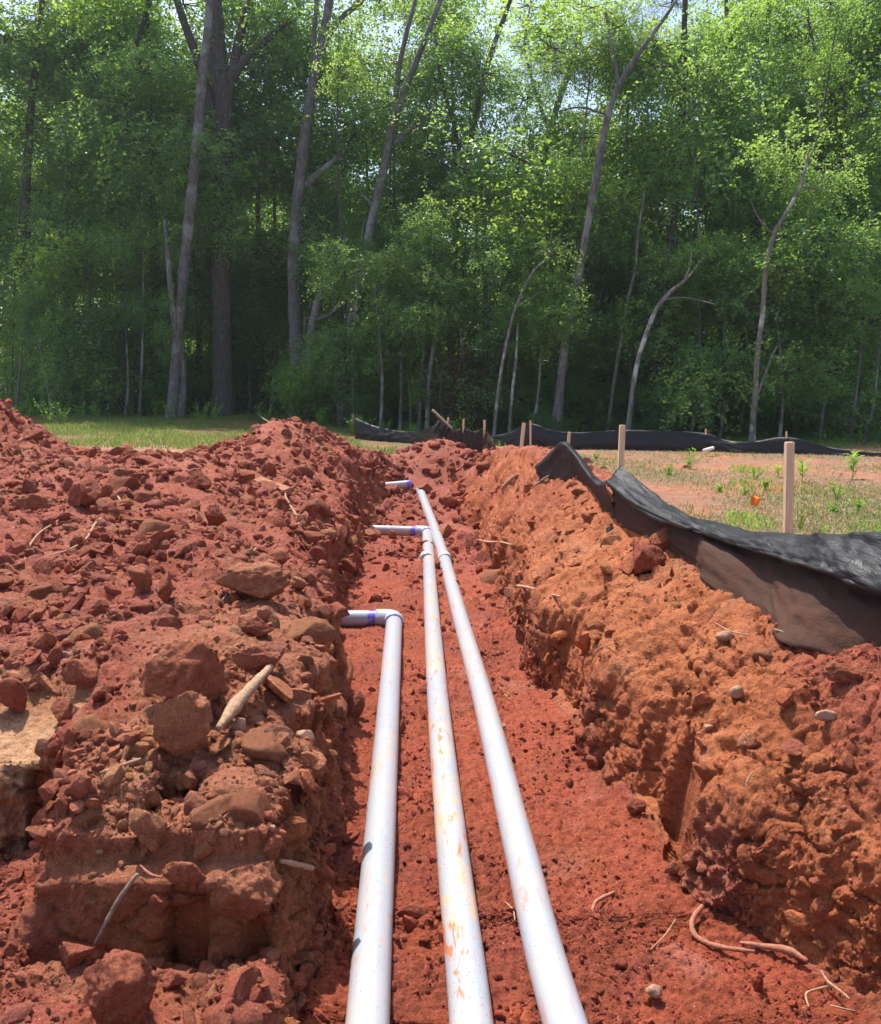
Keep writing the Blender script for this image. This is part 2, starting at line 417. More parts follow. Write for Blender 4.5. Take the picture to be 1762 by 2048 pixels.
def grade(x, y):
    g = 0.60 + 0.022 * np.clip(y - 9, 0, 30) * sm(-x, 0, 6) - 0.004 * np.clip(y - 9, 0, 14) * sm(x, 0, 4)
    return g
def wall_wobble(y, seed, amp):
    P = np.stack([y * 1.7, np.full_like(y, seed), y * 0], 1)
    Q = np.stack([y * 5.1, np.full_like(y, seed + 9), y * 0], 1)
    return amp * gnoise(P) + amp * 0.45 * gnoise(Q)
def base_height(x, y):
    x = np.asarray(x, float).ravel(); y = np.asarray(y, float).ravel()
    xl = ip(y, T_XL) + wall_wobble(y, 3.3, 0.05)
    xr = ip(y, T_XR) + wall_wobble(y, 8.1, 0.16 * 1.0) * sm(y, 1.5, 3)
    zf = ip(y, T_ZF)
    zf = zf + 0.03 * sm(x, xr - .35, xr) + 0.03 * sm(-x, -(xl + .2), -xl)
    g = grade(x, y)
    # ---- left side ----
    zl = ip(y, T_ZL)
    spoil = .33 * sm(y, 2.9, 8.0) * (1 - sm(y, 9.2, 11.6)) * sm(-x, .8, 2.2)
    spoil += .06 * sm(y, 2.6, 3.4) * (1 - sm(y, 11, 12.5)) * sm(-x, .55, 1.3)
    def bump_(cx, cy, sx, sy, h, p=2.0):
        r = np.sqrt(((x - cx) / sx) ** 2 + ((y - cy) / sy) ** 2)
        return h * np.exp(-r ** p)
    mound = bump_(-1.78, 10.5, .55, 1.2, .44, 2.2) + bump_(-4.55, 8.3, .55, 1.1, .68, 2.2)
    mound += bump_(-1.3, 11.6, .6, 1.2, .20, 2) + bump_(-2.9, 7.6, .8, .8, .10) + bump_(-1.25, 4.6, .35, .5, .13) + bump_(-.95, 3.15, .22, .3, .07)
    left_z = np.maximum(zl, 0) + (g - .6) + spoil + mound - .09 * (1 - sm(xl - x, .06, .30)) * sm(y, 2.2, 2.8)
    # flat scraped bench at the left edge
    # left wall
    wl = (0.035 + 0.06 * zl + .05 * np.clip(y - 7, 0, 6)) * (1 + 2.6 * np.abs(gnoise(np.stack([y * 2.3, y * 0 + 40, y * 0], 1))))
    tl = np.clip((xl - x) / wl, 0, 1)
    zleft = zf + (left_z - zf) * (.75 * (1 - (1 - tl) ** 1.5) + .25 * tl)
    # excavated pit at the near left
    px_edge = -1.03 + 0.10 * (y - 2.3) + wall_wobble(y, 21.0, 0.03)
    cut_y = 2.56 + 0.035 * gnoise(np.stack([x * 4, x * 0 + 5, x * 0], 1))
    pitz = .17 + .04 * gnoise(np.stack([x * 3, y * 3, x * 0], 1))
    in_pit = (1 - sm(x, px_edge - .04, px_edge + .03)) * (1 - sm(y, cut_y - .03, cut_y + .02))
    # front of the ridge steps down in two bites
    ridge_y1 = 2.13 + 0.03 * gnoise(np.stack([x * 7, x * 0 + 2, x * 0], 1))
    ridge_y2 = 2.44 + 0.04 * gnoise(np.stack([x * 6, x * 0 + 7, x * 0], 1))
    rim = 1 - sm(-x, .40 + .02, .46)            # thin rim kept beside the trench
    step1 = (1 - sm(y, ridge_y1 - .03, ridge_y1 + .01)) * (1 - rim)
    step2 = (1 - sm(y, ridge_y2 - .03, ridge_y2 + .03)) * sm(-x, .60, .66) * (1 - sm(-x, .82, .88))
    zleft2 = zleft * (1 - step2) + np.minimum(zleft, .40 + .05 * (y - 2.2)) * step2
    zleft2 = zleft2 * (1 - step1) + np.minimum(zleft2, .16) * step1
    zleft2 = zleft2 * (1 - in_pit) + np.minimum(zleft2, pitz) * in_pit
    # ---- right side ----
    zr = ip(y, T_ZR); xf = ip(y, T_XF); zc = ip(y, T_ZC)
    wr = 0.05 + 0.10 * zr + .05 * np.clip(y - 7, 0, 6)
    tr = np.clip((x - xr) / wr, 0, 1)
    s = np.clip((x - xr - wr) / np.maximum(xf - xr - wr, .15), 0, 1)
    slope = zr + (zc - zr) * (s ** 0.85)
    behind = sm(x, xf + .05, xf + .75)
    slope = slope * (1 - behind) + g * behind
    # undercut pocket in the near right wall
    zright = zf + (slope - zf) * (1 - (1 - tr) ** 1.5)
    z = np.where(x < xl, zleft2, np.where(x > xr, zright, zf))
    # end of the trench: heap of loose soil
    z += bump_(-.05, 13.4, .50, .8, .30, 2.2) + bump_(.75, 12.2, .35, .5, .06) + bump_(-.9, 12.9, .4, .6, .06)
    z += bump_(1.5, 9.6, .5, .6, .10) + bump_(.75, 11.0, .4, .6, .07)
    z -= bump_(-.45, 9.95, .42, .32, .07, 3)
    far = sm(y, 12, 20)
    return z + far * 0.03 * gnoise(np.stack([x * .3, y * .3, x * 0], 1))

NV, NU = 760, 700
# rows: dense by 1/y
t = np.linspace(0, 1, NV)
inv0, inv1 = 1 / 1.55, 1 / 34.0
yrow = 1 / (inv0 + (inv1 - inv0) * t)
front = np.linspace(-4, 1.5, 14)
back = np.array([36, 39, 43, 48, 55, 64, 76, 92, 120, 170, 260, 420, 700])
yrow = np.concatenate([front, yrow, back])
NV = len(yrow)
u = np.linspace(0, 1, NU)
W = 3.2 + .62 * np.clip(yrow, 0, 1e9)
X = np.zeros((NV, NU)); Y = np.repeat(yrow[:, None], NU, 1)
K = 1500
ss = np.linspace(-1, 1, K)
for j in range(NV):
    xs = ss * W[j]
    # only the part in view needs density
    zz = base_height(xs, np.full(K, yrow[j]))
    yv = max(yrow[j], 1.6)
    inview = np.abs(xs) < (.52 * yv + .35)
    w = np.where(inview, 1.0, .10)
    seg = np.sqrt(np.diff(xs) ** 2 + (1.3 * np.diff(zz)) ** 2) * w[1:]
    cs = np.concatenate([[0], np.cumsum(seg)]); cs /= cs[-1]
    X[j] = np.interp(u, cs, xs)
# smooth the column layout a little so neighbouring rows agree
for _ in range(3):
    X[1:-1] = .25 * X[:-2] + .5 * X[1:-1] + .25 * X[2:]
# even out along the columns too
Zb = base_height(X, Y).reshape(NV, NU)
ylo = 14; yhi = NV - len(back)
for i in range(NU):
    yy = Y[ylo:yhi, i]; zc_ = Zb[ylo:yhi, i]; xc = X[ylo:yhi, i]
    ds = np.sqrt(np.diff(yy) ** 2 * .30 + (1.6 * np.diff(zc_)) ** 2) / yy[1:]
    base = np.diff(yy) / yy[1:] ** 2 * 3.0
    cs = np.concatenate([[0], np.cumsum(ds + base)]); cs /= cs[-1]
    tt = np.linspace(0, 1, len(yy))
    Y[ylo:yhi, i] = np.interp(tt, cs, yy)
    X[ylo:yhi, i] = np.interp(tt, cs, xc)
Y[ylo:yhi, :] = np.stack([np.convolve(np.pad(r, 4, mode='edge'), np.ones(9) / 9, 'valid') for r in Y[ylo:yhi]])
Zb = base_height(X, Y).reshape(NV, NU)
P0 = np.stack([X, Y, Zb], 2)
def grid_normals(P):
    du = np.gradient(P, axis=1); dv = np.gradient(P, axis=0)
    n = np.cross(du, dv); n /= np.maximum(np.linalg.norm(n, axis=2, keepdims=True), 1e-9)
    return n
N0 = grid_normals(P0)
for _ in range(2):
    N0[:, 1:-1] = (N0[:, :-2] + N0[:, 1:-1] + N0[:, 2:]); N0[1:-1] = (N0[:-2] + N0[1:-1] + N0[2:])
    N0 /= np.maximum(np.linalg.norm(N0, axis=2, keepdims=True), 1e-9)
x = X.ravel(); y = Y.ravel(); zb = Zb.ravel(); nz = N0[:, :, 2].ravel()
P = P0.reshape(-1, 3); Nn = N0.reshape(-1, 3)
yc = np.clip(y, .5, 40)
xl = ip(y, T_XL); xr = ip(y, T_XR); xf = ip(y, T_XF)
steep = 1 - sm(nz, .45, .85)
left_m = sm(-x, -(xl + .02), -(xl - .04)) * (1 - sm(y, 12.0, 13.5)) * (1 - sm(-x, 6.5, 9))
floor_m = sm(x, xl - .04, xl + .02) * (1 - sm(x, xr - .06, xr + .02)) * (1 - sm(y, 11.5, 12.6))
right_m = sm(x, xr - .06, xr + .02) * (1 - sm(x, xf + .25, xf + .6)) * (1 - sm(y, 11.5, 14))
end_m = np.exp(-((x + .1) / 1.5) ** 2 - ((y - 12.9) / 1.4) ** 2)
far_m = np.clip(1 - left_m - floor_m - right_m - end_m, 0, 1)
bench = (1 - sm(x, -1.26, -1.14)) * sm(y, 2.5, 2.6) * (1 - sm(y, 2.9, 3.1))
pit = (1 - sm(y, 2.45, 2.56)) * (1 - sm(x, -1.06, -.98))
near_ridge = sm(y, 1.9, 2.1) * (1 - sm(y, 3.6, 4.4)) * sm(x, -1.1, -.9) * (1 - sm(x, xl - .1, xl)) 
# displacement amplitudes
A_clod = 1.6 * left_m * (1 - .95 * bench) * (1 - .7 * steep) + .22 * right_m + 1.1 * end_m + .10 * floor_m + .02 * far_m
A_clod = np.clip(A_clod, 0, 1.7)
f0 = fbm(P * 1.4 + 201, 3)
L1 = lumps(P * np.array([1, 1, 1.0]) / .30 + 3.7)
L2 = lumps(P / .115 + 9.1)
L3 = lumps(P / .045 + 5.2)
f1 = fbm(P * 2.2, 4); f2 = fbm(P * 9 + 31, 4, .6); f3 = fbm(P * 34 + 7, 3, .6)
ridged = 1 - np.abs(fbm(P * np.array([6, 6, 9.0]) + 55, 4, .55)) * 2.2
mess = floor_m * sm(y, 6, 9.5) * (1 - .9 * np.exp(-((x + .45) / .45) ** 4 - ((y - 9.95) / .3) ** 4))
disp = A_clod * (.085 * L1 + .048 * L2 + .020 * L3) + mess * (.07 * L1 + .06 * L2) + floor_m * sm(f0, .0, .3) * (.035 * L2 + .02 * L3)
L4 = lumps(P / .022 + 1.7)
rid2 = 1 - np.abs(fbm(P * 14 + 91, 4, .6)) * 2.4
disp += (1 - far_m) * (.010 * rid2 * (1 - .55 * floor_m) + .009 * L4)
disp += left_m * .035 * f1 * (1 - bench)
Qs = P @ np.array([[.80, .1, .3], [.2, .9, -.2], [-.5, .15, .45]])     # flutes that lean down the wall
Qs = Qs + .10 * np.stack([f1, f2, -f1], 1)
flute = 1 - np.abs(fbm(Qs * np.array([8.0, 8.0, 3.0]) + 55, 4, .5)) * 2.4
crack = np.clip(1 - np.abs(fbm(P * np.array([3.2, 3.2, 6.5]) + 140, 3, .5)) * 16, 0, 1)
L0 = lumps(P / np.array([.55, .42, .5]) + 77)
disp += right_m * .10 * (L0 - .25)
disp += steep * (1 - .35 * right_m) * (.042 * flute - .02 + .024 * f2 + .010 * f3 - .034 * crack) * (1 - far_m) * (1 - .6 * pit)
disp += right_m * (1 - steep) * (.045 * f1 + .024 * flute + .014 * L2 + .010 * L3 + .008 * f2 - .024 * crack)
disp += floor_m * (.014 * f2 + .026 * L3 * sm(f1, -.25, .15) + .020 * L2 * sm(f1, -.05, .25) + .010 * f3 + .008 * rid2)
disp += far_m * (.012 * f2 + .010 * f1 + .006 * f3)
disp += .006 * f3 * (1 - far_m)
# smooth tooth marks of the bucket: no roughness there, shallow grooves
def box(a, lo, hi, e): return sm(a, lo - e, lo) * (1 - sm(a, hi, hi + e))
teeth = 0
for cx_, w_, ylo_, yhi_ in ((-1.205, .05, 2.40, 2.62), (-1.06, .035, 2.42, 2.62), (-.655, .045, 2.02, 2.16), (-.475, .03, 2.02, 2.16), (-.70, .035, 2.36, 2.48)):
    teeth = np.maximum(teeth, box(x, cx_ - w_, cx_ + w_, .012) * box(y, ylo_, yhi_, .02) * sm(steep, .3, .6))
teeth = np.maximum(teeth, box(y, 2.78, 3.10, .03) * sm(steep, .3, .6) * box(x, .5, 1.2, .02))
disp = disp * (1 - .6 * box(x, -1.02, -.38, .03) * box(y, 2.0, 2.2, .03))
disp = disp * (1 - .92 * teeth) - .035 * teeth
V = P + Nn * disp[:, None]
# wind the wall's foot a bit with side shifts for ragged edges
V[:, 2] = np.where(far_m > .5, V[:, 2], V[:, 2])

# ---- soil colour by place (dry red subsoil, orange wall clay, deep red floor, sandy topsoil, grass)
C = np.zeros((len(x), 3)); cr = np.array
crimson = cr([.37, .094, .053]); orange = cr([.52, .165, .058]); floorc = cr([.40, .082, .038]); tan = cr([.46, .185, .092]); sandy = cr([.36, .20, .125]); sandred = cr([.45, .205, .100]); green = cr([.085, .13, .035])
def paint(m, c):
    global C
    m = np.clip(m, 0, 1)[:, None]; C = C * (1 - m) + c * m
C[:] = sandy
n_a = fbm(P * .7 + 3, 4); n_b = fbm(P * 2.6 + 13, 4)
paint(sm(n_a, 0.02, .25) * .8, sandred)
gr = sm(-x, -2.5 - .0 * y, 1.0) * sm(y, 14.5, 17.5) + sm(y, 19, 22)
paint(np.clip(gr, 0, 1) * (.45 + .5 * sm(n_b, -.3, .2)), green)
paint(left_m, crimson)
paint(left_m * sm(n_b, .05, .35) * .6, tan * .8)
paint(left_m * near_ridge * .85, tan)
paint(bench, cr([.66, .37, .19]))
paint(right_m, orange)
paint(right_m * sm(x, 1.12, 1.35) * (1 - sm(y, 2.8, 3.6)) * (1 - steep), crimson * 1.08)
paint(right_m * sm(n_b, .05, .3) * .5, tan)
paint(right_m * sm(y, 5.5, 8) * .75, crimson)
paint(end_m * 1.2, crimson * .95)
paint(floor_m, floorc)
paint(steep * left_m * (1 - pit) * sm(x, -1.0, -.8), cr([.40, .14, .055]))
paint(steep * pit, cr([.36, .115, .06]))
paint(floor_m * sm(n_b, .05, .3) * .55 * sm(x, xr - .75, xr - .35), cr([.50, .185, .115]))
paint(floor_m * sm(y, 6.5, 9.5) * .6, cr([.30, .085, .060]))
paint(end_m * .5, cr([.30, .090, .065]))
paint(right_m * steep * .85, cr([.50, .140, .050]))
paint(floor_m * sm(fbm(P * 1.9 + 310, 4), .02, .22) * .55, cr([.24, .050, .032]))
paint(teeth, cr([.42, .12, .045]))
idx = np.arange(NV * NU).reshape(NV, NU)
F = np.stack([idx[:-1, :-1], idx[:-1, 1:], idx[1:, 1:], idx[1:, :-1]], 2).reshape(-1, 4)
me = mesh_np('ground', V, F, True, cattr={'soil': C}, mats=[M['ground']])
ground = link('ground', me); tag(ground, 'red clay ground with an open pipe trench between heaps of loose spoil', kind='structure')

gpx, gpy, gdep = project(V)
Vn = grid_normals(V.reshape(NV, NU, 3)).reshape(-1, 3)
def hit(px, py, tol=5):
    m = (np.abs(gpx - px) < tol) & (np.abs(gpy - py) < tol) & (V[:, 1] > 1.0)
    if not m.any():
        return hit(px, py, tol * 2)
    i = np.where(m)[0]; j = i[np.argmin(gdep[i])]
    near = i[gdep[i] < gdep[j] + .12]
    j = near[np.argmin((gpx[near] - px) ** 2 + (gpy[near] - py) ** 2)]
    return Vector(V[j]), Vector(Vn[j])
def ground_z(px_, py_):
    return float(base_height(np.array([px_]), np.array([py_]))[0])

# ------------------------------------------------------------------ clods
def ico(sub):
    import bmesh
    bm = bmesh.new(); bmesh.ops.create_icosphere(bm, subdivisions=sub, radius=1.0)
    Vv = np.array([v.co[:] for v in bm.verts]); Ff = np.array([[v.index for v in f.verts] for f in bm.faces]); bm.free()
    return Vv, Ff
ICO = {k: ico(k) for k in (1, 2, 3, 4, 5)}
def clod_shape(sub, seed, squash=(1, .85, .7), cuts=7, rough=.18, fine=.05):
    r = np.random.default_rng(seed)
    Vv, Ff = ICO[sub]; Vv = Vv.copy()
    Vv *= 1 + rough * fbm(Vv * 1.1 + seed * 3.1, 3)[:, None] * 1.6
    for _ in range(cuts):                       # broken faces
        n = r.normal(size=3); n /= np.linalg.norm(n); d = r.uniform(.42, .80)
        s = Vv @ n - d
        Vv -= np.clip(s, 0, None)[:, None] * n * .96
    if sub >= 3:
        nrm = Vv / np.linalg.norm(Vv, axis=1)[:, None]
        Vv += nrm * (fine * (1.9 * fbm(Vv * 3.5 + seed, 5, .68) + 1.0 * lumps(Vv * 3.4 + seed, .4, .8) - .8 * np.abs(fbm(Vv * 2.2 + seed + 50, 4, .6)) * 2))[:, None]
        if sub >= 4: Vv += nrm * (fine * .5 * fbm(Vv * 13 + seed, 3, .7))[:, None]
    Vv *= np.array(squash)
    return Vv, Ff
def rand_rots(n, r):
    q = r.normal(size=(n, 4)); q /= np.linalg.norm(q, axis=1)[:, None]
    w, a, b, c = q.T
    return np.stack([1 - 2 * (b * b + c * c), 2 * (a * b - c * w), 2 * (a * c + b * w), 2 * (a * b + c * w), 1 - 2 * (a * a + c * c), 2 * (b * c - a * w), 2 * (a * c - b * w), 2 * (b * c + a * w), 1 - 2 * (a * a + b * b)], 1).reshape(n, 3, 3)
def scatter(name, label, weight, n, smin, smax, power, sub, nproto, seed, sink=.05, cat=None, tint=None):
    """many loose pieces as ONE mass of soil"""
    r = np.random.default_rng(seed)
    w = weight / weight.sum()
    ids = r.choice(len(V), size=n, p=w)
    size = (1 + .05 * np.clip(y[ids] - 3, 0, 10)) * smin * (1 - r.random(n) * (1 - (smin / smax) ** power)) ** (-1 / power)
    protos = [clod_shape(sub, seed * 10 + q, squash=(1.15, r.uniform(.65, .95), r.uniform(.45, .8)), cuts=7) for q in range(nproto)]
    rots = rand_rots(n, r)
    VV, FF, CC = [], [], []; off = 0
    which = r.integers(0, nproto, n)
    jit = r.uniform(.75, 1.25, n)[:, None] * (1 + r.normal(0, .06, (n, 3)))
    for q in range(nproto):
        k = np.where(which == q)[0]
        if len(k) == 0: continue
        pv, pf = protos[q]
        vv = np.einsum('nij,vj->nvi', rots[k], pv) * size[k][:, None, None]
        vv += (V[ids[k]] + Vn[ids[k]] * (size[k] * (sink + r.uniform(-.55, .25, len(k))))[:, None] + r.normal(0, .25, (len(k), 3)) * size[k][:, None] * np.array([1, 1, 0]))[:, None, :]
        ff = pf[None] + (np.arange(len(k)) * len(pv))[:, None, None] + off
        off += len(k) * len(pv)
        cc = np.repeat(np.clip((C[ids[k]] if tint is None else np.array(tint)[None]) * jit[k], 0, .8)[:, None, :], len(pv), 1)
        VV.append(vv.reshape(-1, 3)); FF.append(ff.reshape(-1, 3)); CC.append(cc.reshape(-1, 3))
    me = mesh_np(name, np.concatenate(VV), np.concatenate(FF), False, cattr={'soil': np.concatenate(CC)}, mats=[M['crumbs']])
    o = link(name, me); tag(o, label, kind='stuff'); return o
area = np.zeros((NV, NU))
du_ = np.linalg.norm(np.gradient(V.reshape(NV, NU, 3), axis=1), axis=2); dv_ = np.linalg.norm(np.gradient(V.reshape(NV, NU, 3), axis=0), axis=2)
area = (du_ * dv_).ravel()
vis = (gpx > -60) & (gpx < 1822) & (gpy < 2150) & (y > 1.6) & (y < 15)
face = box(x, -1.02, -.38, .03) * box(y, 2.0, 2.2, .03)
loose = left_m * (1 - .9 * bench) * (1 - .97 * steep) * (1 - .85 * face) * (1 + .6 * pit) + .32 * right_m * (1 - .85 * steep) + .9 * end_m + (.22 + .7 * sm(y, 6, 9)) * floor_m + .5 * right_m * sm(x, 1.0, 1.3) * (1 - sm(y, 3, 4))
clus = .35 + sm(fbm(P * 1.6 + 70, 3), -.12, .25)
clus2 = .25 + sm(fbm(P * 3.1 + 170, 3), -.1, .2)
loose = loose * (1 - .9 * teeth)
dist_w = 1 / np.clip(y, 1.5, 14) ** 1.15
scatter('soil_clods', 'mid-sized broken lumps of red clay strewn over the spoil', area * vis * loose * dist_w * clus * clus2, 6800, .013, .055, 1.5, 2, 12, 3)
scatter('soil_lumps', 'thick rough lumps of red clay packed over the left spoil', area * vis * (left_m * (1 - .9 * bench) * (1 - .6 * steep) + .8 * end_m + .9 * mess + .15 * right_m) * sm(y, 2.6, 4) / np.clip(y, 2, 14) ** .8 * (.3 + clus), 3200, .024, .085, 1.4, 2, 14, 13, .0)
scatter('soil_crumbs', 'small crumbs of red clay all over the trench and spoil', area * vis * (loose + .5 * floor_m + .15 * right_m) * dist_w / np.clip(y, 1.5, 9) * clus2, 38000, .004, .017, 1.8, 1, 8, 5, .1)
# strip of big individual clods (each a thing)
def big_clod(px, py, wpx, hpx, label, mat, seed, sub=4, sink=.12, tall=None, group='large lumps of clay', rot=None, depth=.8, cat='clay clod', fine=.08, cuts=9):
    p, n = hit(px, py + hpx * .35)
    dep = p.y * CP - (p.z - CAMZ) * SP
    w = wpx * dep / FPX / 2; h = hpx * dep / FPX / 2
    vv, ff = clod_shape(sub, seed, (1, 1, 1), cuts, .3, fine)
    ext = np.abs(vv).max(0)
    vv = vv / ext * np.array([w, (w + h) / 2 * depth, h])
    a = rot or 0.0
    ca, sa = math.cos(a), math.sin(a)
    vv = vv @ np.array([[ca, 0, sa], [0, 1, 0], [-sa, 0, ca]]).T
    me = mesh_np('clay_clod', vv, ff, True, mats=[M[mat]])
    o = link('clay_clod', me)
    c = at(px, py, p.y + (w + h) / 2 * depth * .05)
    o.location = c
    tag(o, label, cat, group)
    return o
BIG = [
 (355, 1345, 188, 165, 'largest smooth red boulder-like clod on the left spoil above the square clod', 'clod_red', 141, .2),
 (362, 1455, 130, 158, 'squarish upright brown clod with a flat front below the largest red one', 'clod_brown', 147, 0),
 (500, 1168, 165, 88, 'wide brown clod beside the trench edge above the pipe elbow level', 'clod_brown', 43, 0),
 (520, 1312, 125, 82, 'rounded orange-brown clod behind the thick tan stick', 'clod_brown', 44, .1),
 (490, 1795, 150, 148, 'big rounded brown clod on the near ridge above the bucket tooth marks', 'clod_brown', 45, 0),
 (232, 1985, 150, 175, 'tall pointed clod at the bottom left on the pit floor', 'clod_red', 46, .3),
 (372, 1745, 90, 62, 'bright crimson clod resting in front of the two small brown ones', 'clod_red', 47, 0),
 (293, 1650, 62, 105, 'long leaning brown clod on the ridge beside the small pit wall', 'clod_brown', 48, -.5),
 (28, 1395, 80, 92, 'red clod cut by the left edge above the sandy bench', 'clod_red', 49, 0),
 (132, 1425, 66, 58, 'wedge-shaped crimson clod just above the sandy bench', 'clod_red', 50, .6),
 (165, 1350, 92, 66, 'rough red clod beside the egg-shaped pale stone', 'clod_red', 51, .2),
 (1290, 1115, 88, 82, 'big red clod on the right bank under the black fabric', 'clod_red', 52, 0),
 (1330, 1075, 60, 55, 'red clod tucked against the black fabric on the right bank', 'clod_red', 53, 0),
 (427, 1560, 48, 46, 'fist-sized orange clod under the squarish upright clod', 'clod_brown', 54, 0),
 (412, 1700, 46, 48, 'small tan clod left of the crimson one on the near ridge', 'clod_brown', 55, .2),
 (525, 1690, 62, 62, 'brown clod at the top right of the near ridge by the pale root stub', 'clod_brown', 56, 0),
 (352, 1790, 110, 36, 'flat reddish slab of clay under the crimson clod', 'clod_red', 57, -.15),
 (312, 1800, 58, 50, 'crimson clod at the left end of the flat clay slab', 'clod_red', 58, 0),
 (480, 1420, 52, 40, 'brown clod right of the squarish upright one behind the stick', 'clod_brown', 59, 0),
 (285, 1500, 50, 52, 'reddish brown clod left of the squarish upright clod', 'clod_brown', 60, 0),
 (395, 960, 60, 42, 'dark red clod high on the left spoil below the orange track', 'clod_red', 61, .3),
 (165, 985, 66, 76, 'leaning red clod on the upper left spoil', 'clod_red', 62, .6),
 (285, 1160, 64, 66, 'split orange-red clod in the middle of the left spoil', 'clod_red', 63, 0),
 (330, 1175, 42, 76, 'upright dark clod right beside the split orange-red clod', 'clod_red', 64, .2),
 (60, 1005, 100, 38, 'long low red clod near the left edge of the spoil', 'clod_red', 65, 0),
 (600, 1170, 46, 30, 'flat orange flake of clay right of the wide brown clod', 'clod_brown', 66, .5),
 (430, 1030, 50, 46, 'red clod above the wide brown clod', 'clod_red', 67, 0),
 (505, 1250, 90, 45, 'low ragged red clod between the wide brown clod and the orange-brown one', 'clod_red', 68, 0),
 (900, 1000, 36, 34, 'dark red clod leaning on the far end of the right pipe', 'clod_red', 69, 0),
 (892, 1062, 34, 32, 'brown clod right of the elbow of the middle pipe', 'clod_brown', 70, 0),
 (850, 975, 34, 26, 'dark clod over the buried end of the right pipe', 'clod_red', 71, 0),
 (1500, 1480, 60, 40, 'brown clod on the right bank beside the tall pale stone', 'clod_brown', 72, .2),
 (1600, 1500, 80, 36, 'crimson slab of clay on the right bank', 'clod_red', 73, .2),
 (1690, 1345, 90, 42, 'crimson clod on the right bank just below the black fabric', 'clod_red', 74, .1),
 (1345, 1735, 34, 34, 'dark clod at the foot of the right trench wall', 'clod_red', 75, 0),
 (1275, 1615, 46, 36, 'red clod on the trench floor by the smooth cut in the wall', 'clod_red', 76, 0),
 (150, 1905, 90, 60, 'ragged red clod left of the tall pointed clod in the pit', 'clod_red', 77, .2),
 (590, 1960, 60, 62, 'red clod at the bottom beside the left pipe', 'clod_red', 78, 0),
 (350, 1960, 60, 50, 'red clod on the pit floor right of the tall pointed clod', 'clod_red', 79, 0),
 (430, 2000, 52, 60, 'upright brown lump on the pit floor near the bottom edge', 'clod_brown', 80, 0),
]
used_px = []
for (px, py, w_, h_, lab, mt, sd_, ro) in BIG:
    big_clod(px, py, w_, h_, lab, mt, sd_, 5 if w_ > 110 else 4, rot=ro)
    used_px.append((px, py, max(w_, h_)))
# about 240 mid-sized individuals sharing twelve shapes
protoR = [mesh_np('clay_clod', *clod_shape(3, 200 + q, (1, .8, .65), 8, .22, .09), True, mats=[M['clod_red']]) for q in range(7)]
protoB = [mesh_np('clay_clod', *clod_shape(3, 230 + q, (1, .8, .7), 8, .22, .09), True, mats=[M['clod_brown']]) for q in range(5)]
r = np.random.default_rng(99)
wgt = area * vis * (left_m * (1 - bench) * (1 - steep) * (1 - .95 * face) * (1 - .5 * pit) + .14 * right_m * (1 - steep) + .8 * end_m) / np.clip(y, 1.6, 12) ** .7
ids = r.choice(len(V), size=900, p=wgt / wgt.sum(), replace=False)
cnt = 0
zones = [
 (lambda a, b: b > 11.3 and a > -1.2, 'rough red clay lump on the heap that closes the far end of the trench', 'clay lumps on the far end heap'),
 (lambda a, b: a < 0 and b < 2.55 and a < -1.0, 'loose red clay lump on the floor of the dug pit at the near left', 'clay lumps on the pit floor'),
 (lambda a, b: a < 0 and b < 3.3, 'loose clay lump on the near ridge between the pit and the trench', 'clay lumps on the near ridge'),
 (lambda a, b: a < 0 and b < 6.5, 'rough clay lump on the middle of the left spoil slope', 'clay lumps on the left spoil slope'),
 (lambda a, b: a < -3.6, 'red clay lump on the steep heap at the left edge', 'clay lumps on the far left heap'),
 (lambda a, b: a < -1.1 and b > 9.3, 'red clay lump on the pointed red mound', 'clay lumps on the pointed mound'),
 (lambda a, b: a < 0 and a > -1.6, 'red clay lump along the far left edge of the trench', 'clay lumps along the trench edge'),
 (lambda a, b: a < 0, 'rough red clay lump on the upper far part of the left spoil', 'clay lumps on the upper left spoil'),
 (lambda a, b: b < 4.2, 'loose clay lump on the near part of the right bank', 'clay lumps on the near right bank'),
 (lambda a, b: True, 'loose clay lump on the far part of the right bank', 'clay lumps on the far right bank'),
]
for i in ids:
    if cnt >= 235: break
    p = V[i]; s = .026 * (1 - r.random() * .90) ** (-.55) * (1 + .10 * p[1])
    s = min(s * (1.25 if p[1] > 3 else 1), .14) * (.5 if (p[0] < -1.1 and p[1] > 9.0) else .6 if p[0] < -3.4 else 1)
    pxi, pyi = gpx[i], gpy[i]
    if any(abs(pxi - a) < q * .6 and abs(pyi - b) < q * .6 for a, b, q in used_px): continue
    used_px.append((pxi, pyi, s * 1.2 * FPX / gdep[i]))
    brown = C[i][1] > .10
    me = random.choice(protoB if brown else protoR)
    o = link('clay_clod', me)
    o.location = p + Vn[i] * s * r.uniform(-.25, .25)
    o.scale = (s * r.uniform(.8, 1.3), s * r.uniform(.8, 1.2), s * r.uniform(.8, 1.2))
    o.rotation_euler = (r.uniform(-.5, .5), r.uniform(-.5, .5), r.uniform(0, 6.28))
    for fn, lab, grp in zones:
        if fn(p[0], p[1]): tag(o, lab, 'clay clod', grp); break
    cnt += 1

